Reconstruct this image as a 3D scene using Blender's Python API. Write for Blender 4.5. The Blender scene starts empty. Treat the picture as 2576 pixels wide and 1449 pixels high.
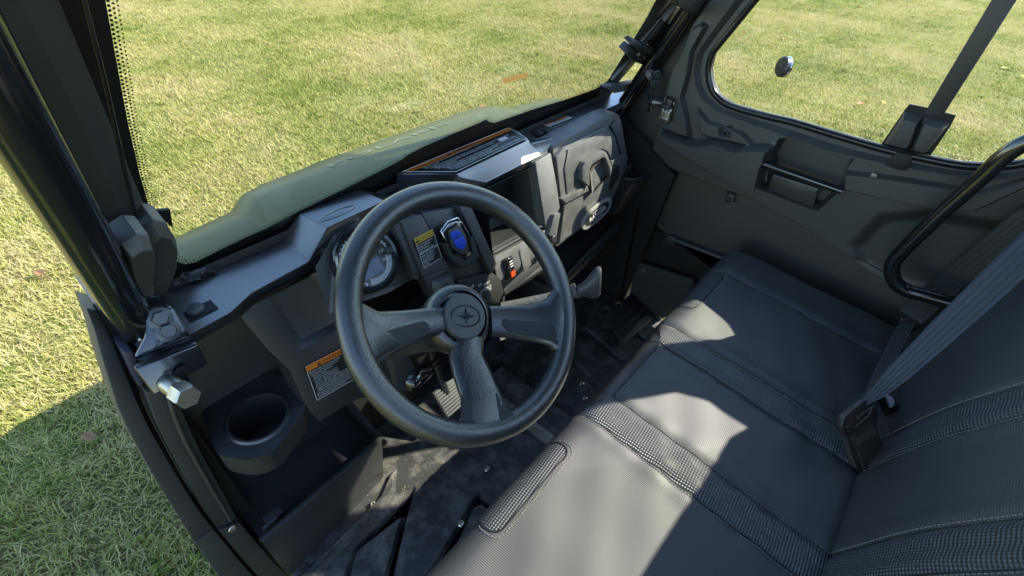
import bpy, bmesh, math, random
import numpy as np
from mathutils import Vector, Matrix
from mathutils.geometry import delaunay_2d_cdt
random.seed(7); rng = np.random.default_rng(7)
S = bpy.context.scene
COL = S.collection
# ------------------------------------------------------------------ camera
FPX, UC, VC = 1200.2190425, 1288.0, 724.5            # focal length in units of a 2576 x 1449 picture
ROT = np.array([[0.66103888, 0.47296798, -0.58251942],
                [-0.74894204, 0.46345228, -0.47360089],
                [0.0459719, 0.74934189, 0.66058558]])
CAM = np.array([-.338, -.345, 1.614])
cd = bpy.data.cameras.new('camera'); cam = bpy.data.objects.new('camera', cd); COL.objects.link(cam)
m4 = Matrix.Identity(4)
for i in range(3):
    for j in range(3): m4[i][j] = ROT[i][j]
    m4[i][3] = CAM[i]
cam.matrix_world = m4
cd.sensor_width = 36; cd.lens = 36 * FPX / 2576; cd.clip_start = .01; cd.clip_end = 600
S.camera = cam
# ------------------------------------------------------------------ light
SUN = Vector((1.0, -.66, .96)).normalized()           # direction towards the sun
w = bpy.data.worlds.new('World'); S.world = w; w.use_nodes = True
nt = w.node_tree; nt.nodes.clear()
sk = nt.nodes.new('ShaderNodeTexSky'); sk.sky_type = 'NISHITA'; sk.sun_disc = False
sk.sun_elevation = math.asin(SUN.z); sk.sun_rotation = math.atan2(SUN.x, SUN.y)
sk.air_density = 1.2; sk.dust_density = .25; sk.ozone_density = 3.0
bg = nt.nodes.new('ShaderNodeBackground'); bg.inputs[1].default_value = .15
wo = nt.nodes.new('ShaderNodeOutputWorld')
nt.links.new(sk.outputs[0], bg.inputs[0]); nt.links.new(bg.outputs[0], wo.inputs[0])
sl = bpy.data.lights.new('sun', 'SUN'); sl.energy = 4.2; sl.angle = math.radians(.5); sl.color = (1, .93, .80)
so = bpy.data.objects.new('sun', sl); COL.objects.link(so)
so.rotation_euler = SUN.to_track_quat('Z', 'Y').to_euler(); so.location = (6, -5, 8)
S.view_settings.view_transform = 'Standard'; S.view_settings.look = 'None'
S.view_settings.exposure = 1.7; S.view_settings.gamma = 1
S.render.engine = 'CYCLES'
S.cycles.max_bounces = 8; S.cycles.transparent_max_bounces = 12; S.cycles.caustics_reflective = False

# ------------------------------------------------------------------ pixel -> place
def ray(u, v):
    d = np.array([u - UC, VC - v, -FPX]); return ROT @ (d / np.linalg.norm(d))
def Pp(u, v, p, n):
    r = ray(u, v); n = np.array(n, float); p = np.array(p, float)
    return Vector(CAM + r * (((p - CAM) @ n) / (r @ n)))
def Xp(u, v, x): return Pp(u, v, (x, 0, 0), (1, 0, 0))
def Yp(u, v, y): return Pp(u, v, (0, y, 0), (0, 1, 0))
def Zp(u, v, z): return Pp(u, v, (0, 0, z), (0, 0, 1))
def V(*a): return Vector(a)

# ------------------------------------------------------------------ materials
MATS = {}
def mat(name, col, rough=.5, metal=0, spec=.5, bump=None, var=None, coat=0, crough=.2, ior=1.5, two=None, plane='xy'):
    """bump = (kind, scale, strength, distance); var = (scale, amount, colour2)"""
    if name in MATS: return MATS[name]
    m = bpy.data.materials.new(name); m.use_nodes = True; t = m.node_tree; N = t.nodes; L = t.links
    b = N['Principled BSDF']
    b.inputs['Base Color'].default_value = (*col, 1); b.inputs['Roughness'].default_value = rough
    b.inputs['Metallic'].default_value = metal; b.inputs['Specular IOR Level'].default_value = spec
    b.inputs['IOR'].default_value = ior; b.inputs['Coat Weight'].default_value = coat; b.inputs['Coat Roughness'].default_value = crough
    tc = N.new('ShaderNodeTexCoord')
    if var:
        n = N.new('ShaderNodeTexNoise'); n.inputs['Scale'].default_value = var[0]; n.inputs['Detail'].default_value = 6
        n.inputs['Roughness'].default_value = .65
        L.new(tc.outputs['Object'], n.inputs['Vector'])
        r = N.new('ShaderNodeValToRGB'); r.color_ramp.elements[0].position = .45; r.color_ramp.elements[1].position = .75
        r.color_ramp.elements[0].color = (*col, 1); r.color_ramp.elements[1].color = (*var[2], 1)
        L.new(n.outputs['Fac'], r.inputs['Fac'])
        mx = N.new('ShaderNodeMix'); mx.data_type = 'RGBA'; mx.inputs[0].default_value = var[1]
        mx.inputs[6].default_value = (*col, 1)
        L.new(r.outputs['Color'], mx.inputs[7]); L.new(mx.outputs[2], b.inputs['Base Color'])
        mr = N.new('ShaderNodeMapRange'); mr.inputs['To Min'].default_value = rough - .06; mr.inputs['To Max'].default_value = rough + .12
        L.new(n.outputs['Fac'], mr.inputs['Value']); L.new(mr.outputs['Result'], b.inputs['Roughness'])
    if bump:
        k, sc, st, di = bump
        if k == 'noise':
            x = N.new('ShaderNodeTexNoise'); x.inputs['Scale'].default_value = sc; x.inputs['Detail'].default_value = 3
            L.new(tc.outputs['Object'], x.inputs['Vector']); h = x.outputs['Fac']
        elif k == 'leather':
            x = N.new('ShaderNodeTexVoronoi'); x.feature = 'SMOOTH_F1'; x.inputs['Scale'].default_value = sc
            nz = N.new('ShaderNodeTexNoise'); nz.inputs['Scale'].default_value = sc * .7
            ad = N.new('ShaderNodeMixRGB'); ad.inputs[0].default_value = .012
            L.new(tc.outputs['Object'], nz.inputs['Vector']); L.new(tc.outputs['Object'], ad.inputs[1]); L.new(nz.outputs['Color'], ad.inputs[2])
            L.new(ad.outputs[0], x.inputs['Vector']); h = x.outputs['Distance']
        elif k == 'weave':
            # product of two sines in the object's own coordinates, rotated 45 degrees
            mp = N.new('ShaderNodeMapping'); mp.inputs['Rotation'].default_value = (0, 0, math.radians(40))
            s0 = N.new('ShaderNodeSeparateXYZ'); c0_ = N.new('ShaderNodeCombineXYZ'); L.new(tc.outputs['Object'], s0.inputs[0])
            L.new(s0.outputs[0], c0_.inputs[0]); L.new(s0.outputs[1 if plane == 'xy' else 2], c0_.inputs[1]); L.new(c0_.outputs[0], mp.inputs['Vector'])
            sp = N.new('ShaderNodeSeparateXYZ'); L.new(mp.outputs[0], sp.inputs[0])
            outs = []
            for o in (sp.outputs[0], sp.outputs[1]):
                a = N.new('ShaderNodeMath'); a.operation = 'MULTIPLY'; a.inputs[1].default_value = sc; L.new(o, a.inputs[0])
                s_ = N.new('ShaderNodeMath'); s_.operation = 'SINE'; L.new(a.outputs[0], s_.inputs[0]); outs.append(s_)
            p = N.new('ShaderNodeMath'); p.operation = 'MULTIPLY'; L.new(outs[0].outputs[0], p.inputs[0]); L.new(outs[1].outputs[0], p.inputs[1])
            h = p.outputs[0]
            if two:
                mr2 = N.new('ShaderNodeMapRange'); mr2.inputs['From Min'].default_value = -.6; mr2.inputs['From Max'].default_value = .7; L.new(h, mr2.inputs['Value'])
                mx2 = N.new('ShaderNodeMix'); mx2.data_type = 'RGBA'; mx2.inputs[7].default_value = (*two, 1); L.new(mr2.outputs['Result'], mx2.inputs[0])
                src = b.inputs['Base Color'].links[0].from_socket if b.inputs['Base Color'].is_linked else None
                if src: L.new(src, mx2.inputs[6])
                else: mx2.inputs[6].default_value = (*col, 1)
                L.new(mx2.outputs[2], b.inputs['Base Color'])
        elif k == 'ribs':
            x = N.new('ShaderNodeTexWave'); x.inputs['Scale'].default_value = sc; L.new(tc.outputs['Object'], x.inputs['Vector']); h = x.outputs['Fac']
        bp = N.new('ShaderNodeBump'); bp.inputs['Strength'].default_value = st; bp.inputs['Distance'].default_value = di
        L.new(h, bp.inputs['Height']); L.new(bp.outputs[0], b.inputs['Normal'])
    MATS[name] = m
    return m
K = (.018, .018, .019)
PLAST = mat('black textured plastic', (.022, .022, .0225), .40, spec=1.0, bump=('noise', 900, .35, .0006), var=(9, .5, (.040, .039, .037)))
PLAST2 = mat('black plastic faces', (.026, .0255, .024), .52, spec=1.0, bump=('noise', 1100, .35, .0006), var=(14, .6, (.040, .038, .035)))
DTOP = mat('dash top plastic', (.012, .012, .014), .28, spec=1.0, bump=('noise', 900, .08, .0004), var=(7, .4, (.028, .028, .029)), coat=.9, crough=.28, ior=1.85)
GREYP = mat('grey moulded plastic', (.038, .036, .032), .46, spec=1.0, bump=('noise', 420, .5, .0009), var=(5, .6, (.062, .057, .047)))
GBOX = mat('scuffed plastic painted sunlit', (.075, .074, .072), .5, spec=1.0, bump=('noise', 700, .5, .0009), var=(35, .7, (.15, .148, .14)))  # black plastic with sunlight painted in as a paler base, plus scuffs
DARK = mat('dark cavity plastic', (.009, .009, .009), .6)
GLOSS = mat('gloss black powder coat', (.009, .009, .010), .13, spec=1.0, bump=('noise', 300, .06, .0006))
RUB = mat('black rubber', (.018, .018, .018), .62, bump=('noise', 200, .3, .001), var=(20, .6, (.06, .058, .052)))
LEATH = mat('grained wheel foam', (.009, .009, .010), .30, spec=1.0, bump=('leather', 400, .42, .0013), var=(25, .4, (.016, .0155, .0155)), coat=.4, crough=.22)
GRIP = mat('wheel grip pads', (.016, .016, .017), .48, bump=('weave', 2600, .5, .0006))
VINYL = mat('seat vinyl fine weave', (.011, .0108, .0112), .56, spec=1.0, bump=('weave', 1500, .4, .0007), var=(6, .8, (.022, .021, .020)), coat=.4, crough=.42, two=(.034, .033, .033))
WEAVE = mat('seat coarse weave', (.010, .010, .0105), .5, spec=1.0, bump=('weave', 950, .8, .0016), coat=.5, crough=.36, two=(.052, .052, .054))
VINYLB = mat('backrest vinyl fine weave', (.011, .0108, .0112), .56, spec=1.0, bump=('weave', 1500, .4, .0007), var=(6, .8, (.022, .021, .020)), coat=.4, crough=.42, plane='xz', two=(.034, .033, .033))
WEAVEB = mat('backrest coarse weave', (.010, .010, .0105), .5, spec=1.0, bump=('weave', 950, .8, .0016), coat=.5, crough=.36, plane='xz', two=(.052, .052, .054))
SVIN = mat('smooth seat vinyl', (.014, .014, .015), .42, spec=.8, bump=('noise', 700, .3, .0006))
THREAD = mat('stitch thread', (.22, .20, .17), .8)
SEAMM = mat('seam welt', (.012, .012, .013), .5)
STEEL = mat('zinc plated steel', (.42, .40, .34), .34, metal=1, bump=('noise', 150, .1, .001), var=(60, .6, (.30, .26, .18)))
DSTEEL = mat('dark steel', (.08, .08, .08), .42, metal=.8)
CHROME = mat('chrome', (.7, .71, .73), .12, metal=1)
BLUE = mat('blue key pad', (.015, .07, .55), .45)
BLUEP = mat('blue key print', (.03, .11, .40), .5)
ORANGE = mat('orange label print', (.62, .17, .012), .4)
YELLOW = mat('yellow label print', (.62, .40, .05), .4)
WHITE = mat('white label print', (.72, .72, .70), .5)
BLACKP = mat('black label print', (.012, .012, .012), .35)
REDP = mat('red label print', (.55, .02, .02), .4)
REDSW = mat('red switch legend', (.65, .06, .01), .4)
LCD = mat('grey lcd panel', (.085, .10, .15), .25)
LCDD = mat('dark lcd segments', (.03, .035, .05), .3)
BADGE = mat('brushed badge', (.42, .41, .37), .35, metal=.4)
BADGED = mat('badge dark field', (.02, .02, .018), .4)
SAGE = mat('sage green paint', (.072, .076, .020), .34, spec=.18, bump=('noise', 160, .06, .001), var=(40, .6, (.105, .105, .03)))
DECAL = mat('dark grey decal', (.022, .025, .026), .3)
FLOORM = mat('scuffed floor plastic', (.034, .034, .034), .5, bump=('noise', 260, .5, .001), var=(24, .95, (.17, .155, .14)))
BELT = mat('seat belt webbing', (.075, .082, .098), .55, bump=('weave', 2400, .5, .0006))
BELT2 = mat('worn seat belt webbing', (.060, .056, .050), .75, bump=('weave', 2400, .5, .0006))
SPK = mat('embossed plate', (.045, .043, .038), .7, bump=('noise', 500, .8, .001))
LIGHTG = mat('worn grey foam', (.11, .11, .11), .8, bump=('noise', 120, .6, .003))
TYRE = mat('tyre rubber', (.02, .02, .02), .8)

def glass_mat(name, tint, rough=.0, refl=1.0, dust=.0):
    m = bpy.data.materials.new(name); m.use_nodes = True; t = m.node_tree; N = t.nodes; L = t.links; N.clear()
    o = N.new('ShaderNodeOutputMaterial'); tr = N.new('ShaderNodeBsdfTransparent'); tr.inputs[0].default_value = (*tint, 1)
    g = N.new('ShaderNodeBsdfGlossy'); g.inputs['Roughness'].default_value = rough
    lw = N.new('ShaderNodeLayerWeight'); lw.inputs['Blend'].default_value = .5          # Schlick reflectance, same for both sides of the sheet
    pw = N.new('ShaderNodeMath'); pw.operation = 'POWER'; pw.inputs[1].default_value = 5; L.new(lw.outputs['Facing'], pw.inputs[0])
    mu = N.new('ShaderNodeMath'); mu.operation = 'MULTIPLY_ADD'; mu.inputs[1].default_value = .9 * refl; mu.inputs[2].default_value = .04 * refl; L.new(pw.outputs[0], mu.inputs[0])
    mx = N.new('ShaderNodeMixShader'); L.new(mu.outputs[0], mx.inputs[0])
    L.new(tr.outputs[0], mx.inputs[1]); L.new(g.outputs[0], mx.inputs[2])
    tc = N.new('ShaderNodeTexCoord'); nz = N.new('ShaderNodeTexNoise'); nz.inputs['Scale'].default_value = 7; nz.inputs['Detail'].default_value = 8; nz.inputs['Roughness'].default_value = .7
    L.new(tc.outputs['Object'], nz.inputs['Vector']); du = N.new('ShaderNodeMapRange'); du.inputs['From Min'].default_value = .45; du.inputs['From Max'].default_value = .8; du.inputs['To Max'].default_value = dust
    L.new(nz.outputs['Fac'], du.inputs['Value']); df = N.new('ShaderNodeBsdfDiffuse'); df.inputs[0].default_value = (.6, .58, .5, 1); m2 = N.new('ShaderNodeMixShader')
    L.new(du.outputs['Result'], m2.inputs[0]); L.new(mx.outputs[0], m2.inputs[1]); L.new(df.outputs[0], m2.inputs[2]); L.new(m2.outputs[0], o.inputs[0])
    MATS[name] = m; return m
GLASS = glass_mat('windshield glass', (.97, .99, .96), .0, .9, .05)
LENS = glass_mat('gauge lens', (.97, .97, .97), .03, .2)

# ------------------------------------------------------------------ mesh helpers
class MB:
    def __init__(s): s.v = []; s.f = []; s.m = []
    def add(s, vs, fs, mi=0):
        o = len(s.v); s.v += [tuple(v) for v in vs]
        for f in fs: s.f.append(tuple(i + o for i in f)); s.m.append(mi)
        return s
    def prism(s, pts, vec, mi=0):
        n = len(pts); pts = [Vector(p) for p in pts]
        vec = Vector(vec); vs = pts + [p + vec for p in pts]
        fs = [tuple(range(n)), tuple(range(2 * n - 1, n - 1, -1))] + [(i, i + n, (i + 1) % n + n, (i + 1) % n) for i in range(n)]
        return s.add(vs, fs, mi)
    def box(s, c, size, rot=None, mi=0):
        c = Vector(c); h = Vector(size) / 2; R = rot if rot else Matrix.Identity(3)
        vs = [c + R @ Vector((x * h.x, y * h.y, z * h.z)) for x in (-1, 1) for y in (-1, 1) for z in (-1, 1)]
        return s.add(vs, [(0, 1, 3, 2), (4, 6, 7, 5), (0, 4, 5, 1), (2, 3, 7, 6), (0, 2, 6, 4), (1, 5, 7, 3)], mi)
    def tube(s, path, r, seg=14, cap=True, mi=0, flat=None):
        path = [Vector(p) for p in path]; n = len(path)
        rs = r if isinstance(r, (list, tuple)) else [r] * n
        up = None; vs = []
        for i in range(n):
            t = (path[min(i + 1, n - 1)] - path[max(i - 1, 0)]).normalized()
            if up is None:
                up = flat if flat else (Vector((0, 0, 1)) if abs(t.z) < .9 else Vector((1, 0, 0)))
            a = t.cross(up).normalized(); up = a.cross(t).normalized()
            for k in range(seg):
                q = 2 * math.pi * k / seg
                vs.append(path[i] + (a * math.cos(q) + up * math.sin(q)) * rs[i])
        fs = [(i * seg + k, i * seg + (k + 1) % seg, (i + 1) * seg + (k + 1) % seg, (i + 1) * seg + k) for i in range(n - 1) for k in range(seg)]
        if cap: fs += [tuple(range(seg - 1, -1, -1)), tuple(range((n - 1) * seg, n * seg))]
        return s.add(vs, fs, mi)
    def lathe(s, c, ax, prof, seg=28, mi=0, x0=None, sq=(1, 1)):
        """prof = [(radius, height along axis)]"""
        c = Vector(c); ax = Vector(ax).normalized()
        a = (x0 - ax * x0.dot(ax)).normalized() if x0 else ax.orthogonal().normalized()
        b = ax.cross(a); vs = []
        for r, h in prof:
            for k in range(seg):
                q = 2 * math.pi * k / seg
                vs.append(c + ax * h + a * (r * sq[0] * math.cos(q)) + b * (r * sq[1] * math.sin(q)))
        n = len(prof)
        fs = [(i * seg + k, i * seg + (k + 1) % seg, (i + 1) * seg + (k + 1) % seg, (i + 1) * seg + k) for i in range(n - 1) for k in range(seg)]
        if prof[0][0] > 1e-5: fs.append(tuple(range(seg - 1, -1, -1)))
        if prof[-1][0] > 1e-5: fs.append(tuple(range((n - 1) * seg, n * seg)))
        return s.add(vs, fs, mi)
    def ribbon(s, path, width, wdir, th=.0015, mi=0):
        """webbing: path of centre points, wdir list (or one) of width directions"""
        n = len(path); vs = []
        for i, p in enumerate(path):
            p = Vector(p); wd = Vector(wdir[i] if isinstance(wdir, list) else wdir).normalized()
            t = (Vector(path[min(i + 1, n - 1)]) - Vector(path[max(i - 1, 0)])).normalized(); nn = t.cross(wd).normalized()
            W = width[i] if isinstance(width, list) else width
            for k in range(19): a = -1 + k / 9; vs.append(p + wd * (a * W / 2) + nn * (th / 2 + .0007 * math.cos(a * 5 * math.pi)))
            for k in range(19): a = 1 - k / 9; vs.append(p + wd * (a * W / 2) + nn * (-th / 2 + .0007 * math.cos(a * 5 * math.pi)))
        fs = [(i * 38 + k, i * 38 + (k + 1) % 38, i * 38 + 38 + (k + 1) % 38, i * 38 + 38 + k) for i in range(n - 1) for k in range(38)]
        fs += [tuple(range(37, -1, -1)), tuple(range(38 * n - 38, 38 * n))]
        return s.add(vs, fs, mi)
    def text(s, txt, org, xd, yd, size, mi=0, align='LEFT', off=.0006, sx=1.0):
        xd = Vector(xd).normalized(); yd = Vector(yd).normalized(); nn = xd.cross(yd).normalized()
        c = bpy.data.curves.new('t', 'FONT'); c.body = txt; c.size = size; c.align_x = align; c.resolution_u = 2
        o = bpy.data.objects.new('t', c); COL.objects.link(o)
        dg = bpy.context.evaluated_depsgraph_get(); me = bpy.data.meshes.new_from_object(o.evaluated_get(dg))
        org = Vector(org)
        vs = [org + xd * (v.co.x * sx) + yd * v.co.y + nn * off for v in me.vertices]
        fs = [tuple(p.vertices) for p in me.polygons]
        bpy.data.objects.remove(o); bpy.data.curves.remove(c); bpy.data.meshes.remove(me)
        return s.add(vs, fs, mi)
    def build(s, name, mats, parent=None, bevel=0, seg=2, smooth=35, weld=True, bang=28):
        me = bpy.data.meshes.new(name); me.from_pydata(s.v, [], s.f)
        if not isinstance(mats, (list, tuple)): mats = [mats]
        for m in mats: me.materials.append(m)
        me.polygons.foreach_set('material_index', s.m)
        bm = bmesh.new(); bm.from_mesh(me)
        if weld: bmesh.ops.remove_doubles(bm, verts=bm.verts, dist=2e-5)
        if weld: bmesh.ops.recalc_face_normals(bm, faces=bm.faces)
        if bevel:
            es = [e for e in bm.edges if len(e.link_faces) == 2 and e.calc_face_angle(0) > math.radians(bang)]
            bmesh.ops.bevel(bm, geom=es, offset=bevel, segments=seg, profile=.6, affect='EDGES', clamp_overlap=True)
        bm.to_mesh(me); bm.free()
        if smooth:
            me.polygons.foreach_set('use_smooth', [True] * len(me.polygons)); me.set_sharp_from_angle(angle=math.radians(smooth))
        o = bpy.data.objects.new(name, me); COL.objects.link(o)
        if parent is not None: o.parent = parent
        return o

def sdist(P, poly):
    """signed distance (positive inside) of points P (n,2) to polygon"""
    P = np.asarray(P, float); poly = np.asarray(poly, float); d = np.full(len(P), 1e9); ins = np.zeros(len(P), bool)
    n = len(poly)
    for i in range(n):
        a, b = poly[i], poly[(i + 1) % n]; e = b - a; wv = P - a
        t = np.clip((wv @ e) / (e @ e + 1e-12), 0, 1); d = np.minimum(d, np.linalg.norm(wv - t[:, None] * e, axis=1))
        c1 = (a[1] <= P[:, 1]) & (b[1] > P[:, 1]); c2 = (a[1] > P[:, 1]) & (b[1] <= P[:, 1]); cr = e[0] * wv[:, 1] - e[1] * wv[:, 0]
        ins ^= (c1 & (cr > 0)) | (c2 & (cr < 0))
    return np.where(ins, d, -d)
def sstep(x): x = np.clip(x, 0, 1); return x * x * (3 - 2 * x)
def circ(c, r, n=28, sy=1): return [(c[0] + r * math.cos(2 * math.pi * k / n), c[1] + r * sy * math.sin(2 * math.pi * k / n)) for k in range(n)]
def rounded(poly, r, n=5):
    """round the corners of a 2D or 3D polygon"""
    out = []; P = [Vector(p) for p in poly]; N_ = len(P)
    for i in range(N_):
        a, b, c = P[i - 1], P[i], P[(i + 1) % N_]; d1 = (a - b); d2 = (c - b)
        k = min(r, d1.length * .45, d2.length * .45); p0 = b + d1.normalized() * k; p2 = b + d2.normalized() * k
        for j in range(n + 1):
            t = j / n; out.append(p0 * (1 - t) ** 2 + b * (2 * t * (1 - t)) + p2 * t * t)
    return out
def relief(name, outline, feats, to3d, mats, parent, step=.012, base=None, regions=None, smooth=50, thick=None, hole=None):
    """sheet triangulated inside outline, raised by each (polygon, depth, softness); regions = [(polygon, part name, material)] -> own objects"""
    outl = [tuple(p) for p in outline]
    lo = np.min(outl, 0); hi = np.max(outl, 0)
    gx, gy = np.meshgrid(np.arange(lo[0], hi[0], step), np.arange(lo[1], hi[1], step)); G = np.stack([gx.ravel(), gy.ravel()], 1)
    G[:, 0] += (np.round((G[:, 1] - lo[1]) / step) % 2) * step / 2
    vs = []; es = []; extra = []
    def loop(pl, lim=True):
        pl = [tuple(p) for p in pl]; o = len(vs); dense = []
        for i in range(len(pl)):
            a = np.array(pl[i][:2], float); b = np.array(pl[(i + 1) % len(pl)][:2], float); k = max(1, int(np.linalg.norm(b - a) / (step * 1.2)))
            for j in range(k): dense.append(a + (b - a) * j / k)
        for d in dense: vs.append(Vector(d))
        n = len(dense)
        for i in range(n): es.append((o + i, o + (i + 1) % n))
    loop(outl)
    keep = sdist(G, outl) > step * .4
    for pl, dep, sf in feats:
        q = np.array([p[:2] for p in pl], float); sd = sdist(G, q); keep &= ~(np.abs(sd) < step * .35)
        loop(q)
        if sf > 0:
            # rows of points that follow the edge at set distances inside it
            area = np.sum(q[:, 0] * np.roll(q[:, 1], -1) - np.roll(q[:, 0], -1) * q[:, 1]); sg = 1 if area > 0 else -1; rows = []
            for i in range(len(q)):
                a = q[i]; e = q[(i + 1) % len(q)] - a; L_ = np.linalg.norm(e) + 1e-9; nr = np.array([-e[1], e[0]]) / L_ * sg
                for t in np.arange(0, L_, step * .8):
                    for f in (.33, .67, 1.0): rows.append((*(a + e * t / L_ + nr * sf * f), sf * f))
            rows = np.array(rows); good = (np.abs(sdist(rows[:, :2], q) - rows[:, 2]) < sf * .04) & (sdist(rows[:, :2], outl) > step * .3)
            keep &= ~((sd > 0) & (sd < sf + step * .4)); extra += [tuple(r[:2]) for r in rows[good]]
    for pl, nm, mt in (regions or []):
        q = np.array([p[:2] for p in pl], float); sd = sdist(G, q); keep &= ~(np.abs(sd) < step * .35); loop(q)
    if hole is not None:
        sd = sdist(G, hole); keep &= ~((np.abs(sd) < step * .4) | (sd > 0)); loop(hole)
    if extra and hole is not None: extra = [e for e, d in zip(extra, sdist(np.array(extra), hole)) if d < -step * .3]
    for g in list(G[keep]) + extra: vs.append(Vector(g))
    rv, re_, rf, *_ = delaunay_2d_cdt(vs, es, [], 0, 1e-5)
    A = np.array([tuple(v) for v in rv]); sdO = sdist(A, outl)
    H = np.zeros(len(A)) if base is None else np.asarray(base(A), float)
    for pl, dep, sf in feats:
        sd = sdist(A, [p[:2] for p in pl]); H += dep * (sstep((sd + 1e-5) / sf) if sf > 0 else (sd > 0))
    cen = np.array([A[list(f)].mean(0) for f in rf]); ok = sdist(cen, outl) > 0
    if hole is not None: ok &= sdist(cen, hole) < 0
    P3 = [to3d(a[0], a[1], h) for a, h in zip(A, H)]
    reg = np.zeros(len(rf), int)
    for k, (pl, nm, mt) in enumerate(regions or []): reg[sdist(cen, [p[:2] for p in pl]) > 0] = k + 1
    out = []
    for k in range(len(regions or []) + 1):
        b = MB(); idx = [i for i in range(len(rf)) if ok[i] and reg[i] == k]
        if not idx: continue
        b.add(P3, [tuple(rf[i]) for i in idx])
        nm = name if k == 0 else regions[k - 1][1]; mt = mats if k == 0 else regions[k - 1][2]
        o = b.build(nm, mt, parent if k == 0 else out[0], smooth=0)
        me = o.data; bm = bmesh.new(); bm.from_mesh(me)
        bmesh.ops.delete(bm, geom=[v for v in bm.verts if not v.link_faces], context='VERTS')
        bmesh.ops.recalc_face_normals(bm, faces=bm.faces)
        if thick:
            r = bmesh.ops.extrude_face_region(bm, geom=bm.faces[:])
            bmesh.ops.translate(bm, vec=Vector(thick), verts=[e for e in r['geom'] if isinstance(e, bmesh.types.BMVert)])
            bmesh.ops.recalc_face_normals(bm, faces=bm.faces)
        bm.to_mesh(me); bm.free()
        me.polygons.foreach_set('use_smooth', [True] * len(me.polygons)); me.set_sharp_from_angle(angle=math.radians(smooth))
        out.append(o)
    return out[0]

def tag(o, label=None, cat=None, group=None, kind=None):
    if label: o['label'] = label
    if cat: o['category'] = cat
    if group: o['group'] = group
    if kind: o['kind'] = kind
    return o
def hexbolt(parent, c, n, r, name='bolt', m=None, h=None, washer=True):
    b = MB(); n = Vector(n).normalized(); h = h or r * .9
    if washer: b.lathe(c, n, [(r * 1.45, -.001), (r * 1.45, r * .25), (r * 1.2, r * .32)], 18)
    b.lathe(c, n, [(r, 0), (r, h * .85), (r * .86, h), (0.0, h)], 6)
    return b.build(name, m or DSTEEL, parent, smooth=25, weld=False)
def screw(parent, c, n, r, m=None, name='screw'):
    b = MB(); b.lathe(c, n, [(r, -.001), (r, r * .35), (r * .75, r * .6), (r * .45, r * .62), (r * .4, r * .2), (0, r * .2)], 14)
    return b.build(name, m or STEEL, parent, smooth=30, weld=False)
# ------------------------------------------------------------------ ground and grass
def ground_mat():
    m = bpy.data.materials.new('lawn soil and thatch'); m.use_nodes = True; t = m.node_tree; N = t.nodes; L = t.links
    b = N['Principled BSDF']; b.inputs['Roughness'].default_value = .95; b.inputs['Specular IOR Level'].default_value = .1
    g = N.new('ShaderNodeNewGeometry'); n1 = N.new('ShaderNodeTexNoise'); n1.inputs['Scale'].default_value = 60; n1.inputs['Detail'].default_value = 5
    n2 = N.new('ShaderNodeTexNoise'); n2.inputs['Scale'].default_value = 1.3; n2.inputs['Detail'].default_value = 4
    L.new(g.outputs['Position'], n1.inputs['Vector']); L.new(g.outputs['Position'], n2.inputs['Vector'])
    r = N.new('ShaderNodeValToRGB'); e = r.color_ramp.elements; e[0].position = .35; e[0].color = (.07, .065, .03, 1); e[1].position = .7; e[1].color = (.22, .20, .09, 1)
    r2 = N.new('ShaderNodeValToRGB'); e = r2.color_ramp.elements; e[0].position = .4; e[0].color = (.9, .85, .7, 1); e[1].position = .65; e[1].color = (.6, .95, .4, 1)
    mx = N.new('ShaderNodeMix'); mx.data_type = 'RGBA'; mx.blend_type = 'MULTIPLY'; mx.inputs[0].default_value = 1
    L.new(n1.outputs['Fac'], r.inputs[0]); L.new(n2.outputs['Fac'], r2.inputs[0]); L.new(r.outputs[0], mx.inputs[6]); L.new(r2.outputs[0], mx.inputs[7]); L.new(mx.outputs[2], b.inputs['Base Color'])
    return m
gb = MB(); NG = 40
gv = []
for i in range(NG + 1):
    for j in range(NG + 1):
        a = (i / NG * 2 - 1); c = (j / NG * 2 - 1); gv.append((abs(a) ** 3 * math.copysign(300, a), abs(c) ** 3 * math.copysign(300, c), 0))
gb.add(gv, [(i * (NG + 1) + j, (i + 1) * (NG + 1) + j, (i + 1) * (NG + 1) + j + 1, i * (NG + 1) + j + 1) for i in range(NG) for j in range(NG)])
lawn = gb.build('ground', ground_mat()); tag(lawn, 'flat mown lawn the vehicle is parked on', 'ground', kind='structure')

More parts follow.
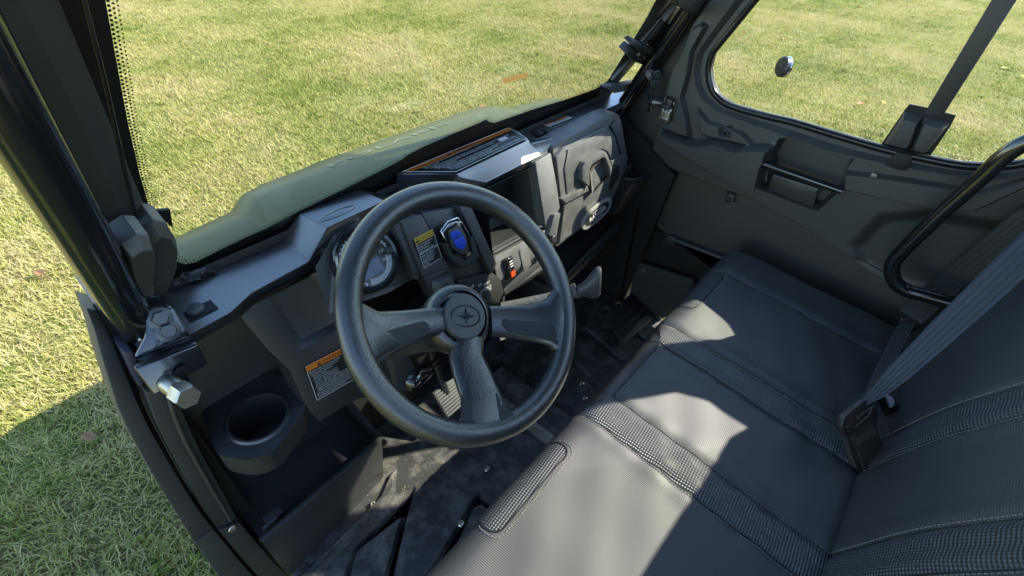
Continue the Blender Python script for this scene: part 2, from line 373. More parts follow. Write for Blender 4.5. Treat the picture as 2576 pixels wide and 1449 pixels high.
def blade_mat():
    m = bpy.data.materials.new('grass blades'); m.use_nodes = True; t = m.node_tree; N = t.nodes; L = t.links
    b = N['Principled BSDF']; b.inputs['Roughness'].default_value = .55; b.inputs['Specular IOR Level'].default_value = .35
    at = N.new('ShaderNodeAttribute'); at.attribute_name = 'tint'
    g = N.new('ShaderNodeNewGeometry')
    n1 = N.new('ShaderNodeTexNoise'); n1.inputs['Scale'].default_value = .8; n1.inputs['Detail'].default_value = 6; n1.inputs['Roughness'].default_value = .6
    n2 = N.new('ShaderNodeTexNoise'); n2.inputs['Scale'].default_value = 9; n2.inputs['Detail'].default_value = 3
    L.new(g.outputs['Position'], n1.inputs['Vector']); L.new(g.outputs['Position'], n2.inputs['Vector'])
    a1 = N.new('ShaderNodeMath'); a1.operation = 'MULTIPLY_ADD'; a1.inputs[1].default_value = 2.7; L.new(n1.outputs['Fac'], a1.inputs[0]); L.new(at.outputs['Fac'], a1.inputs[2])
    a2 = N.new('ShaderNodeMath'); a2.operation = 'MULTIPLY_ADD'; a2.inputs[1].default_value = .9; L.new(n2.outputs['Fac'], a2.inputs[0]); L.new(a1.outputs[0], a2.inputs[2])
    a3 = N.new('ShaderNodeMath'); a3.operation = 'MULTIPLY_ADD'; a3.inputs[1].default_value = .55; a3.inputs[2].default_value = -.84; L.new(a2.outputs[0], a3.inputs[0])
    r = N.new('ShaderNodeValToRGB'); e = r.color_ramp.elements
    e[0].position = .08; e[0].color = (.60, .49, .26, 1); e[1].position = .95; e[1].color = (.085, .15, .03, 1)
    x = e.new(.34); x.color = (.54, .49, .19, 1); x = e.new(.52); x.color = (.36, .36, .08, 1); x = e.new(.72); x.color = (.20, .25, .035, 1)
    L.new(a3.outputs[0], r.inputs[0]); L.new(r.outputs[0], b.inputs['Base Color'])
    tr = N.new('ShaderNodeBsdfTranslucent'); L.new(r.outputs[0], tr.inputs[0]); ms = N.new('ShaderNodeMixShader'); ms.inputs[0].default_value = .35
    L.new(b.outputs[0], ms.inputs[1]); L.new(tr.outputs[0], ms.inputs[2]); L.new(ms.outputs[0], N['Material Output'].inputs[0])
    return m
BLADE = blade_mat()
def grass_tile(seed, nb, half, hmin, hmax, weeds=0):
    r = np.random.default_rng(seed); vs = []; fs = []; ti = []
    for k in range(nb):
        x, y = r.uniform(-half, half, 2); h = r.uniform(hmin, hmax); w_ = r.uniform(.0010, .0020); a = r.uniform(0, 2 * math.pi)
        lean = h * r.uniform(.3, 1.8); b_ = a + r.uniform(-.8, .8); dx, dy = math.cos(a), math.sin(a); lx, ly = math.cos(b_) * lean, math.sin(b_) * lean
        flat = r.random() < .3
        if flat: h *= .35; lx *= 1.5; ly *= 1.5
        o = len(vs); px, py = -dy * w_, dx * w_
        vs += [(x - px, y - py, 0), (x + px, y + py, 0), (x + lx * .35 - px, y + ly * .35 - py, h * .62), (x + lx * .35 + px, y + ly * .35 + py, h * .62), (x + lx, y + ly, h)]
        fs += [(o, o + 1, o + 3, o + 2), (o + 2, o + 3, o + 4)]; tv = r.uniform(0, .62) if flat else r.uniform(.0, 1); ti += [tv] * 5
    for k in range(weeds):
        cx_, cy_ = r.uniform(-half, half, 2)
        for q in range(r.integers(4, 8)):
            a = r.uniform(0, 6.28); l = r.uniform(.015, .035); w_ = l * .32; z = r.uniform(.012, .03); dx, dy = math.cos(a), math.sin(a); o = len(vs)
            vs += [(cx_, cy_, .008), (cx_ + dx * l * .5 - dy * w_, cy_ + dy * l * .5 + dx * w_, z), (cx_ + dx * l, cy_ + dy * l, z * .9), (cx_ + dx * l * .5 + dy * w_, cy_ + dy * l * .5 - dx * w_, z)]
            fs += [(o, o + 1, o + 2, o + 3)]; ti += [r.uniform(.8, 1.1)] * 4
    me = bpy.data.meshes.new('grass_tile'); me.from_pydata(vs, [], fs); me.materials.append(BLADE)
    at = me.attributes.new('tint', 'FLOAT', 'POINT'); at.data.foreach_set('value', ti)
    return bpy.data.objects.new('grass_tile', me)
TH = .25
tiles = [grass_tile(s, 3800, TH * 1.1, .010, .037, weeds=w_) for s, w_ in ((1, 3), (2, 7), (3, 1), (4, 14))]
pts, kinds, rots, scl = [], [], [], []
for x in np.arange(-3.5, 17.5, TH * 2):
    for y in np.arange(-3.5, 11.5, TH * 2):
        pts.append((x + rng.uniform(-.04, .04), y + rng.uniform(-.04, .04), 0)); rots.append(rng.integers(0, 4) * math.pi / 2 + rng.uniform(-.1, .1))
        kinds.append(int(rng.choice([0, 1, 2, 3], p=[.35, .25, .3, .1]))); scl.append(rng.uniform(.85, 1.25))
gm = bpy.data.meshes.new('grass'); gm.from_pydata(pts, [], [])
for nm, ty, dat in (('kind', 'INT', kinds), ('rotz', 'FLOAT', rots), ('scl', 'FLOAT', scl)):
    a = gm.attributes.new(nm, ty, 'POINT'); a.data.foreach_set('value', dat)
grass = bpy.data.objects.new('grass', gm); COL.objects.link(grass)
tag(grass, 'short sunlit green and straw coloured lawn grass around the vehicle', 'grass', kind='stuff')
ng = bpy.data.node_groups.new('grass_scatter', 'GeometryNodeTree')
ng.interface.new_socket('Geometry', in_out='INPUT', socket_type='NodeSocketGeometry'); ng.interface.new_socket('Geometry', in_out='OUTPUT', socket_type='NodeSocketGeometry')
gi = ng.nodes.new('NodeGroupInput'); go = ng.nodes.new('NodeGroupOutput'); jn = ng.nodes.new('GeometryNodeJoinGeometry')
def nattr(nm, ty):
    n = ng.nodes.new('GeometryNodeInputNamedAttribute'); n.data_type = ty; n.inputs[0].default_value = nm; return n
ka, ra, sa = nattr('kind', 'INT'), nattr('rotz', 'FLOAT'), nattr('scl', 'FLOAT')
cx3 = ng.nodes.new('ShaderNodeCombineXYZ'); ng.links.new(ra.outputs[0], cx3.inputs[2])
cs3 = ng.nodes.new('ShaderNodeCombineXYZ'); cs3.inputs[0].default_value = 1; cs3.inputs[1].default_value = 1; ng.links.new(sa.outputs[0], cs3.inputs[2])
for k, to in enumerate(tiles):
    oi = ng.nodes.new('GeometryNodeObjectInfo'); oi.inputs['Object'].default_value = to; oi.inputs['As Instance'].default_value = True
    cp = ng.nodes.new('FunctionNodeCompare'); cp.data_type = 'INT'; cp.operation = 'EQUAL'
    ii = [s for s in cp.inputs if s.enabled and s.type == 'INT']; ng.links.new(ka.outputs[0], ii[0]); ii[1].default_value = k
    ip = ng.nodes.new('GeometryNodeInstanceOnPoints')
    ng.links.new(gi.outputs[0], ip.inputs['Points']); ng.links.new(cp.outputs[0], ip.inputs['Selection']); ng.links.new(oi.outputs['Geometry'], ip.inputs['Instance'])
    ng.links.new(cx3.outputs[0], ip.inputs['Rotation']); ng.links.new(cs3.outputs[0], ip.inputs['Scale']); ng.links.new(ip.outputs[0], jn.inputs[0])
ng.links.new(jn.outputs[0], go.inputs[0])
md = grass.modifiers.new('scatter', 'NODES'); md.node_group = ng

# ------------------------------------------------------------------ vehicle shell
CAR = bpy.data.objects.new('utility_vehicle', None); COL.objects.link(CAR); CAR.location = (0, 0, 0)
tag(CAR, 'black and sage green two-seat utility vehicle with its cab seen from the driver side', 'vehicle')
XL, XR, XC = -.345, 1.005, .33
FZ = .40                                                # cab floor
def WS(x, z, off=0): return V(x, .389 - (z - 1.13) * .46 - off * .908, z - off * -.418 * 0 + 0 - off * .418)   # windshield sheet; off = metres towards the cabin
def ws_px(u, v, off=0):
    p0 = WS(0, 1.13, off); return Pp(u, v, p0, (0, -.908, -.418))
# glass
b = MB(); q = rounded([WS(-.285, 1.105), WS(.935, 1.105), WS(.925, 1.90), WS(-.275, 1.90)], .05)
b.prism(q, V(0, .908, .418) * .004); ws = b.build('windshield', GLASS, CAR, smooth=0)
# frit border of the glass: ring between two outlines, traced on the sheet
gl = [(265, 0), (292, 150), (322, 310), (352, 440), (380, 535), (398, 590), (420, 630), (440, 655), (462, 664), (490, 660), (520, 645), (560, 625)]
left_in = [ws_px(u - (30 if v < 560 else 0) * 0, v, .001) for u, v in gl]
bot = [(620, 596), (670, 574), (760, 527), (880, 468), (960, 428), (1000, 407), (1013, 399), (1028, 388), (1060, 371), (1140, 336), (1205, 309), (1222, 300), (1231, 306), (1244, 309), (1280, 296), (1340, 275), (1420, 251), (1480, 230)]
rgt = [(1500, 222), (1530, 203), (1552, 178), (1575, 140), (1600, 97), (1650, 0)]
inner = left_in + [ws_px(u, v, .001) for u, v in bot + rgt]
tl = WS(-.212, 1.86, .001); tr = WS(.86, 1.86, .001)
inner_full = inner + [tr, tl]
def ws_uv(p): return (p.x, p.z)
def frit():
    outer = [WS(-.285, 1.105, .001), WS(.935, 1.105, .001), WS(.925, 1.90, .001), WS(-.275, 1.90, .001)]
    vs = [Vector(ws_uv(p)) for p in outer] + [Vector(ws_uv(p)) for p in inner_full]
    n = len(inner_full); es = [(0, 1), (1, 2), (2, 3), (3, 0)] + [(4 + i, 4 + (i + 1) % n) for i in range(n)]
    rv, _, rf, *_ = delaunay_2d_cdt(vs, es, [], 0, 1e-6)
    poly = [ws_uv(p) for p in inner_full]; A = np.array([tuple(v) for v in rv]); cen = np.array([A[list(f)].mean(0) for f in rf]); sd = sdist(cen, poly)
    bb = MB(); bb.add([WS(a[0], a[1], .0012) for a in A], [tuple(f) for f, s_ in zip(rf, sd) if s_ < 0]); return bb
fr = frit().build('frit_border', mat('black ceramic frit', (.006, .006, .006), .45), ws, smooth=0)
# frit dots: fading rows of dots inside the border
b = MB(); edge = [WS(*ws_uv(p), .0012) for p in inner]
acc = []
for i in range(len(edge) - 1):
    a, c = edge[i], edge[i + 1]; k = max(1, int((c - a).length / .0042))
    for j in range(k): acc.append((a + (c - a) * j / k, (c - a).normalized()))
nrm = V(0, -.908, -.418)
for i, (p, t) in enumerate(acc):
    side = t.cross(nrm).normalized()
    for row in range(3):
        rr = .00145 - row * .00027; cpos = p + t * (.0023 * (row % 2)) - side * (-.0016 - row * .0034) * -1
        a = t; b.add([cpos + (a * math.cos(x) + side * math.sin(x)) * rr for x in np.arange(6) * math.pi / 3], [(0, 1, 2, 3, 4, 5)])
dots = b.build('frit_dots', MATS['black ceramic frit'], ws, smooth=0, weld=False); dots['kind'] = 'stuff'
DOT_SIGN_OK = True
# warning sticker on the glass (mirrored orange strip)
b = MB(); st = [ws_px(u, v, -.005) for u, v in ((1264, 197), (1327, 181), (1328, 195), (1266, 212))]
b.add(st, [(0, 1, 2, 3)]); 
sm = mat('faded orange sticker', (.75, .30, .06), .5); tn = sm.node_tree; tl_ = tn.nodes.new('ShaderNodeBsdfTranslucent'); tl_.inputs[0].default_value = (.95, .42, .10, 1); mxs = tn.nodes.new('ShaderNodeMixShader'); mxs.inputs[0].default_value = .75
tn.links.new(tn.nodes['Principled BSDF'].outputs[0], mxs.inputs[1]); tn.links.new(tl_.outputs[0], mxs.inputs[2]); tn.links.new(mxs.outputs[0], tn.nodes['Material Output'].inputs[0])
b.build('glass_sticker', sm, ws, smooth=0)

# hood and fenders
xs = [-.356, -.34, -.28, -.16, -.07, -.035, .0, .10, .33, .56, .66, .695, .73, .82, .94, 1.0, 1.016]
def hood_prof(x):
    cx = abs(x - XC); up = .030 * float(sstep(np.array((.40 - cx) / .045))); side = -.10 * float(sstep(np.array((cx - .655) / .04)))
    crown = -.012 * (cx / .7) ** 2
    base = [(.405, 1.082), (.48, 1.080), (.56, 1.074), (.635, 1.060), (.672, 1.036), (.745, .965), (.95, .80), (1.12, .70), (1.18, .60), (1.19, .45)]
    return [(y - .06 * (cx / .75) ** 3 * (k > 2), z + (up * (1 if k < 6 else .5) + crown + side) * (1 if k < 9 else 0)) for k, (y, z) in enumerate(base)]
hv = []; NPF = 10
for x in xs:
    for (y, z) in hood_prof(x): hv.append((x, y, z))
b = MB(); b.add(hv, [(i * NPF + j, i * NPF + j + 1, (i + 1) * NPF + j + 1, (i + 1) * NPF + j) for i in range(len(xs) - 1) for j in range(NPF - 1)])
hood = b.build('hood', SAGE, CAR, smooth=30)
def hood_z(x, y):
    pr = hood_prof(x)
    for (y0, z0), (y1, z1) in zip(pr, pr[1:]):
        if y0 <= y <= y1: return z0 + (z1 - z0) * (y - y0) / (y1 - y0)
    return pr[0][1]
def hood_patch(name, px, m_, z):
    b = MB(); q = [Zp(u, v, z) for u, v in px]
    # small grid draped on the hood
    n = 14; vs = []
    for i in range(n + 1):
        for j in range(5):
            a = q[0].lerp(q[1], i / n); c = q[3].lerp(q[2], i / n); p = a.lerp(c, j / 4); vs.append((p.x, p.y, hood_z(p.x, p.y) + .0015))
    b.add(vs, [(i * 5 + j, i * 5 + j + 1, (i + 1) * 5 + j + 1, (i + 1) * 5 + j) for i in range(n) for j in range(4)])
    return b.build(name, m_, hood, smooth=40)
hood_patch('decal', [(960, 362), (1095, 327), (1040, 350), (905, 388)], DECAL, 1.05)
hood_patch('decal', [(800, 440), (905, 395), (890, 408), (790, 455)], DECAL, 1.05)
b = MB()
b.text('POLARIS', V(.13, .575, 0), V(1, 0, 0), V(0, 1, 0), .030, sx=3.2)
b.v = [(x, y, hood_z(x, y) + .001) for x, y, z in b.v]
b.build('hood_lettering', mat('silver hood lettering', (.15, .16, .09), .4), hood, smooth=0)

# floor pan, firewall, rear wall, seat base, sides
b = MB(); b.box((XC, -.15, FZ - .06), (1.30, 1.30, .08)); b.build('floor_pan', DARK, CAR)
b = MB(); b.prism([V(-.33, .40, FZ - .02), V(.99, .40, FZ - .02), V(.99, .41, 1.10), V(-.33, .41, 1.10)], V(0, .02, 0)); b.build('firewall', DARK, CAR)
b = MB(); b.box((XC, -.42, .58), (1.16, .46, .34)); b.build('seat_base', DARK, CAR, bevel=.01)
b = MB(); b.box((XC, -.80, .92), (1.36, .03, .78)); b.build('rear_panel', PLAST, CAR, bevel=.01)
b = MB(); b.prism(rounded([V(-.28, -.795, 1.32), V(.94, -.795, 1.32), V(.93, -.745, 1.89), V(-.27, -.745, 1.89)], .05), V(0, -.004, 0)); b.build('rear_window', GLASS, CAR, smooth=0)
b = MB(); q = rounded([V(-.36, .05, 1.93), V(1.02, .05, 1.93), V(1.02, -.80, 1.96), V(-.36, -.80, 1.96)], .08); b.prism(q, V(0, 0, .04))
b.build('roof', PLAST, CAR, bevel=.01)
for x in (-.372, 1.012):  # unseen flanges added to stop sun slipping in under the roof
    b = MB(); b.box((x, -.34, 1.915), (.02, .86, .10)); b.build('roof_sun_baffle', PLAST, CAR, bevel=.004)
for x in (-.335, .995):
    b = MB(); b.tube([V(x, -.66, FZ), V(x, -.637, 1.2), V(x + (.02 if x < 0 else -.02), -.61, 1.9)], .025); b.build('rear_pillar', GLOSS, CAR)
    b = MB(); b.tube([V(x + (.02 if x < 0 else -.02), -.61, 1.91), V(x + (.02 if x < 0 else -.02), .02, 1.91)], .022); b.build('roof_rail', GLOSS, CAR)
b = MB(); b.box((XC, .10, .30), (1.0, 2.2, .10)); b.box((XC, -1.35, .62), (1.30, .95, .14)); b.build('chassis', DARK, CAR, bevel=.01)
b = MB()
for (c, s_) in (((XC, -1.35, .72), (1.40, 1.0, .03)), ((-.37, -1.35, .86), (.03, 1.0, .28)), ((1.03, -1.35, .86), (.03, 1.0, .28)), ((XC, -1.85, .86), (1.40, .03, .28))): b.box(c, s_)
b.build('cargo_bed', PLAST, CAR, bevel=.006)
for x in (-.205, .865):
    for y in (.78, -1.2):
        wb = MB(); wb.lathe((x, y, .32), (1, 0, 0), [(.17, -.12), (.25, -.13), (.305, -.115), (.32, -.07), (.32, .07), (.305, .115), (.25, .13), (.17, .12)], 40)
        t_ = wb.build('wheel', TYRE, CAR); rb = MB(); rb.lathe((x, y, .32), (1, 0, 0), [(.0, -.05), (.10, -.05), (.16, -.10), (.172, -.10), (.172, .10), (.16, .10), (.10, .05), (0, .05)], 32); rb.build('rim', DSTEEL, t_)

# A-pillars: roll-cage tube, windshield frame strip
def pillar(xb, xt, name, r=.023):
    b = MB(); p0 = V(xb, .375, .95); p1 = V(xb, .345, 1.08); p2 = V(xt, -.045, 1.915)
    pts = [p0, p0.lerp(p1, .5), p1] + [p1.lerp(p2, t) for t in (.1, .3, .5, .7, .9, 1)]
    b.tube(pts, r, 24); return b.build(name, GLOSS, CAR, smooth=50)
pl_l = pillar(-.322, -.308, 'front_pillar')
pl_r = pillar(.985, .975, 'front_pillar')
for sx, xa, xb in ((1, -.302, -.248), (-1, .985, .905)):
    b = MB()
    for off, x0, x1 in ((.004, xa, xb), ):
        pr = [(0, .0), (.012, .012), (.03, .016), (.046, .010), (.054, .003)]
        vs = []; n = len(pr)
        zz = np.linspace(1.10, 1.90, 12)
        for z in zz:
            for (d, o_) in pr: vs.append(WS(x0 + (x1 - x0) * d / .054, z, .002 + o_))
        b.add(vs, [(i * n + k, i * n + k + 1, (i + 1) * n + k + 1, (i + 1) * n + k) for i in range(len(zz) - 1) for k in range(n - 1)])
    b.build('windshield_frame', PLAST2, CAR, smooth=25)
# lower windshield seal
b = MB(); prf = [(-.002, 1.098), (-.005, 1.124), (-.010, 1.128), (-.016, 1.120), (-.018, 1.106), (-.018, 1.085)]
vs = []; xx = np.linspace(-.285, .935, 30); n = len(prf)
for x in xx:
    for dy, z in prf: vs.append((x, .389 - (z - 1.13) * .46 + dy, z))
b.add(vs, [(i * n + k, i * n + k + 1, (i + 1) * n + k + 1, (i + 1) * n + k) for i in range(len(xx) - 1) for k in range(n - 1)])
b.build('windshield_seal', RUB, CAR, smooth=40)

b = MB(); b.prism([V(1.0, .36, .45), V(1.0, .36, 1.06), V(1.0, .13, 1.55), V(1.0, -.04, 1.90), V(1.0, -.12, 1.90), V(1.0, .06, 1.50), V(1.0, .20, 1.18), V(1.0, .20, .45)], V(.015, 0, 0)); b.build('hinge_pillar', PLAST, CAR, bevel=.004)

# gloss beads added along the left windshield frame to give highlight lines
for px, off, r_ in (([(205, -20), (262, 200), (305, 390), (345, 565)], .020, .0022), ([(-25, 100), (10, 172), (133, 389), (260, 640), (300, 725)], .032, .0035), ([(-20, 150), (0, 190), (110, 400), (235, 650)], .030, .0025)):
    b = MB(); b.tube([ws_px(u, v, off) for u, v in px], r_, 10); b.build('highlight_bead', GLOSS, CAR, smooth=60)
# ------------------------------------------------------------------ dashboard
def DT(u, v, dz=0): return Pp(u, v, (0, .25, 1.092 + dz), (0, -.16, 1))          # top of the dash, slopes up towards the glass
def dtz(y, dz=0): return 1.092 + .16 * (y - .25) + dz
CSP, CSN = (.2, .262, 1.11), (0, -1, .36)                                        # centre stack plane
def CS(u, v, off=0):
    n = Vector(CSN).normalized(); return Pp(u, v, Vector(CSP) + n * off, CSN)
csn = Vector(CSN).normalized(); csx = V(1, 0, 0); csy = csn.cross(csx)
GBP, GBN = (.6, .264, 1.09), (0, -1, .22)
def GB(u, v, off=0): n = Vector(GBN).normalized(); return Pp(u, v, Vector(GBP) + n * off, GBN)
gbn = Vector(GBN).normalized()
def face_panel(name, m_, faces, parent, bevel=.0025, extra=None):
    b = MB()
    for f in faces: b.add(f, [tuple(range(len(f)))])
    return b.build(name, m_, parent, bevel=bevel, smooth=30)
# --- left half of the dash top with its folded front lip
f0, f1, f2, f3 = DT(470, 846), DT(578, 787), DT(632, 737), DT(777, 658)
fL = V(-.335, f0.y - .005, f0.z)
def low(p, u, v, dy=.006): return Yp(u, v, p.y + dy)
g0, g1, g2, g3 = low(f0, 484, 868), low(f1, 599, 802), low(f2, 640, 768), low(f3, 790, 683)
gL = V(-.335, g0.y, g0.z)
def rear(p, x=None): return V(p.x if x is None else x, .385, dtz(.385))
v1 = Zp(823, 572, 1.150); v2 = Zp(968, 504, 1.150)
v0 = V(v1.x - .012, .375, 1.152); v3 = V(v2.x - .01, .375, 1.152)
v1l = Yp(850, 597, v1.y + .002); v2l = Yp(985, 525, v2.y + .002); f3l = Yp(806, 667, v1.y * .4 + f3.y * .6 + .003)
s2 = DT(985, 500); s2r = rear(s2)
k0 = rear(f3, f3.x - .005)
F = [[fL, f0, rear(f0), rear(fL)], [f0, f1, rear(f1), rear(f0)], [f1, f2, rear(f2), rear(f1)], [f2, f3, k0, rear(f2)],
     [fL, gL, g0, f0], [f0, g0, g1, f1], [f1, g1, g2, f2], [f2, g2, g3, f3],
     [k0, f3, v1, v0], [v0, v1, v2, v3], [f3, g3, f3l], [f3, f3l, v1l, v1], [v1, v1l, v2l, v2],
     [v3, v2, s2, s2r]]
# returns under the lip
def down(p, dy=.03, dz=-.004): return p + V(0, dy, dz)
F += [[gL, down(gL), down(g0), g0], [g0, down(g0), down(g1), g1], [g1, down(g1), down(g2), g2], [g2, down(g2), down(g3), g3], [g3, down(g3), down(f3l), f3l], [f3l, down(f3l), down(v1l), v1l], [v1l, down(v1l), down(v2l), v2l]]
dash = face_panel('dashboard', DTOP, F, CAR, .003)
dash['label'] = 'satin black dashboard top with a raised hood over the gauge'
# embossed oval badge outline on the gauge hood
b = MB(); c0 = Zp(848, 535, 1.152)
ringp = [c0 + V(.034 * math.cos(a), .0085 * math.sin(a), 0) for a in np.linspace(0, 2 * math.pi, 33)]
b.tube(ringp, .0008, 6, cap=False); b.text('POLARIS', c0 + V(-.024, -.004, 0), V(1, 0, 0), V(0, 1, 0), .011, sx=1.0)
b.build('embossed_oval', DTOP, dash, smooth=40, weld=False)
# screw pocket at the far left
b = MB(); c0 = DT(505, 783); b.box(c0 + V(0, .006, .0005), (.040, .034, .003)); pk = b.build('screw_pocket', DARK, dash)
b = MB(); b.lathe(c0 + V(-.004, .004, .002), (0, 0, 1), [(.012, 0), (.012, .004), (.009, .008), (.004, .009), (0, .009)], 20); b.build('push_clip', PLAST2, dash)
# foam and tape scraps near the windshield corner
b = MB()
for k in range(9):
    c = DT(455 + k * 9, 715 - k * 3) ; b.add([c + V(rng.uniform(-.014, .014), rng.uniform(-.012, .012), rng.uniform(0, .02)) for _ in range(5)], [(0, 1, 2), (2, 3, 4), (0, 2, 4), (1, 2, 3)])
b.build('foam_scrap', LIGHTG, CAR, smooth=0, weld=False)

# --- centre: label block, radio hood
L0, L1, L2, L3 = Zp(1008, 440, 1.150), Zp(1285, 320, 1.150), Zp(1330, 352, 1.147), Zp(1150, 438, 1.147)
Lq = V(L0.x - .004, .375, 1.153)
L1 = V(L1.x, .372, 1.153)
a2, a3 = Yp(1333, 362, L2.y - .004), Yp(1158, 446, L3.y - .004)                      # under the step
c2, c3 = Zp(1361, 390, 1.118), Zp(1223, 459, 1.118)                             # radio hood front edge
d2, d3 = Yp(1363, 404, c2.y + .004), Yp(1219, 474, c3.y + .004)
L0b = Zp(985, 462, 1.118); a3l = Zp(1120, 470, 1.112); d3l = Yp(1180, 486, c3.y + .01)
F = [[Lq, L0, L3, L2, L1], [L3, a3, a2, L2], [a3, c3, c2, a2], [c3, d3, d2, c2], [d3, down(d3, .05, 0), down(d2, .05, 0), d2],
     [L0, L0b, a3l, L3], [L3, a3l, d3l, d3, c3, a3], [Lq, rear(L0b, L0b.x), L0b, L0], [d3l, down(d3l, .05, 0), down(d3, .05, 0), d3]]
# ledge left of the block running to the gauge hood
F += [[s2r, s2, L0b, rear(L0b, L0b.x)], [s2, DT(1010, 520), a3l, L0b]]
cb = face_panel('centre_cowl', DTOP, F, CAR, .0028)
# right hand tab of the radio hood
T = [a2, Zp(1391, 348, 1.128), Zp(1397, 352, 1.124), Yp(1386, 385, c2.y + .01), Yp(1371, 404, c2.y + .006), d2, c2]
b = MB(); b.prism(T, V(0, .02, -.004)); b.build('hood_tab', DTOP, cb, bevel=.002)
# --- right part of the dash top
h0, h1, h2, h3, h4 = [DT(u, v) for u, v in ((1335, 362), (1393, 342), (1516, 277), (1575, 254), (1604, 247))]
hr = V(1.0, h4.y, h4.z)
l1, l2, l3, l4 = [Yp(u, v, p.y - .012) for (u, v), p in (((1397, 358), h1), ((1520, 294), h2), ((1572, 268), h3), ((1602, 261), h4))]
F = [[h0, h1, rear(h1), rear(h0, L1.x)], [h1, h2, rear(h2), rear(h1)], [h2, h3, rear(h3), rear(h2)], [h3, h4, rear(h4), rear(h3)], [h1, l1, l2, h2], [h2, l2, l3, h3], [h3, l3, l4, h4], [L1, L2, a2, h0, rear(h0, L1.x)]]
dr = face_panel('passenger_dash_top', DTOP, F, CAR, .003)
b = MB(); c0 = DT(1354, 336); b.box(c0 + V(.004, .004, .0006), (.042, .034, .003)); b.build('screw_pocket', DARK, dr)
hexbolt(dr, c0 + V(0, 0, .002), (0, 0, 1), .009, 'push_clip', PLAST2)
# --- labels
def label_quad(name, parent, q, mats, build):
    """q = 4 corners TL TR BR BL; build(b, org, xd, yd, w, h)"""
    b = MB(); TL, TR, BR, BL = q; nn = (TR - BL).cross(TL - BR).normalized()
    if nn.dot(Vector(CAM) - TL) < 0: nn = -nn
    b.add([p + nn * .0006 for p in q], [(0, 1, 2, 3)])
    xd = (BR - BL).normalized(); yd = (TL - BL); yd = (yd - xd * yd.dot(xd)).normalized(); w_ = (BR - BL).length; h_ = (TL - BL).length
    build(b, BL + nn * .0010, xd, yd, w_, h_)
    return b.build(name, mats, parent, smooth=0, weld=False)
def rect(b, o, xd, yd, x0, y0, x1, y1, mi, off=.0):
    nn = xd.cross(yd); b.add([o + xd * x + yd * y + nn * off for x, y in ((x0, y0), (x1, y0), (x1, y1), (x0, y1))], [(0, 1, 2, 3)], mi)
def frame(b, o, xd, yd, w_, h_, t, mi):
    for r in ((0, 0, w_, t), (0, h_ - t, w_, h_), (0, t, t, h_ - t), (w_ - t, t, w_, h_ - t)): rect(b, o, xd, yd, *r, mi, .0002)
def tri_mark(b, o, xd, yd, x, y, s, mi, mi2):
    nn = xd.cross(yd); b.add([o + xd * (x + a * s) + yd * (y + c * s) + nn * .0004 for a, c in ((-.55, 0), (.55, 0), (0, 1))], [(0, 1, 2)], mi)
    b.add([o + xd * (x + a * s) + yd * (y + c * s) + nn * .0006 for a, c in ((-.06, .3), (.06, .3), (.09, .7), (-.09, .7))], [(0, 1, 2, 3)], mi2)
LM = [BLACKP, WHITE, ORANGE, YELLOW, REDP]
def lab_main(b, o, xd, yd, w_, h_):
    rect(b, o, xd, yd, 0, h_ * .82, w_, h_, 2, .0002)
    tri_mark(b, o, xd, yd, w_ * .40, h_ * .85, h_ * .11, 0, 2); b.text('WARNING', o + xd * w_ * .43 + yd * h_ * .85, xd, yd, h_ * .14, 0, off=.0005)
    rows = ['Improper vehicle use can result in SEVERE INJURY or DEATH', 'Be Prepared', '- Always wear seat belt, helmet, eye protection and keep all body parts inside the vehicle', '- Read the operator manual and all warning labels', 'Drive Responsibly', '- Avoid loss of control and rollovers', '- Do not attempt abrupt maneuvers, sideways sliding, skidding or fishtailing', '- Slow down before turning', 'Be Sure Riders Pay Attention and Plan Ahead', '- If you think or feel the vehicle may tip or roll brace yourself', '- Never put any part of your body outside the vehicle for any reason']
    for k, t in enumerate(rows): b.text(t, o + xd * w_ * .03 + yd * h_ * (.74 - k * .069), xd, yd, h_ * .058, 1, off=.0005)
    rect(b, o, xd, yd, w_ * .82, h_ * .55, w_ * .95, h_ * .72, 1, .0004)
    frame(b, o, xd, yd, w_, h_, h_ * .012, 1)
qA = [Lq.lerp(L0, .0) + V(.02, -.012, -.002), L1 + V(-.012, -.014, -.002), L2 + V(-.010, .006, .0), L3 + V(.004, .006, .0)]
qA = [V(p.x, p.y, 0) for p in (Zp(1013, 436, 1.15), Zp(1279, 324, 1.151), Zp(1325, 350, 1.149), Zp(1147, 435, 1.149))]
# label is a parallelogram-like strip on the block top
def blockz(y): return 1.150 + (y - .30) * .03
b = MB(); Q = [V(p.x, p.y, blockz(p.y) + .0012) for p in qA]
b.add(Q, [(0, 1, 2, 3)])
o = Q[3]; xd = V(1, 0, 0); yd = V(0, 1, .03).normalized()
# orange header strip along the rear edge and text rows between the front and rear edges
e0, e1 = Q[0], Q[1]; i0, i1 = Q[0].lerp(Q[3], .17), Q[1].lerp(Q[2], .20)
up = V(0, 0, .0003)
b.add([e0 + up, e1 + up, i1 + up, i0 + up], [(0, 1, 2, 3)], 2)
xo = (e1 - e0).normalized(); b.text('WARNING', i0.lerp(i1, .40) + (e0 - i0) * .22, xo, V(0, 1, .03), .013, 0, off=.0008)
tri_mark(b, i0.lerp(i1, .36) + (e0 - i0) * .2 + up, xo, V(-xo.y, xo.x, 0).normalized(), 0, 0, .012, 0, 2)
rows = ['Improper vehicle use can result in SEVERE INJURY or DEATH', 'Be Prepared', '- Always wear your seat belt, helmet and eye protection; keep nets and doors in place', '- Read the operator manual and all warning labels before riding', 'Drive Responsibly', '- Avoid loss of control and rollovers: do not attempt abrupt maneuvers or sliding', '- Slow down before turning and before entering corners', 'Be Sure Riders Pay Attention and Plan Ahead', '- If the vehicle may tip or roll keep hands and feet inside and brace yourself']
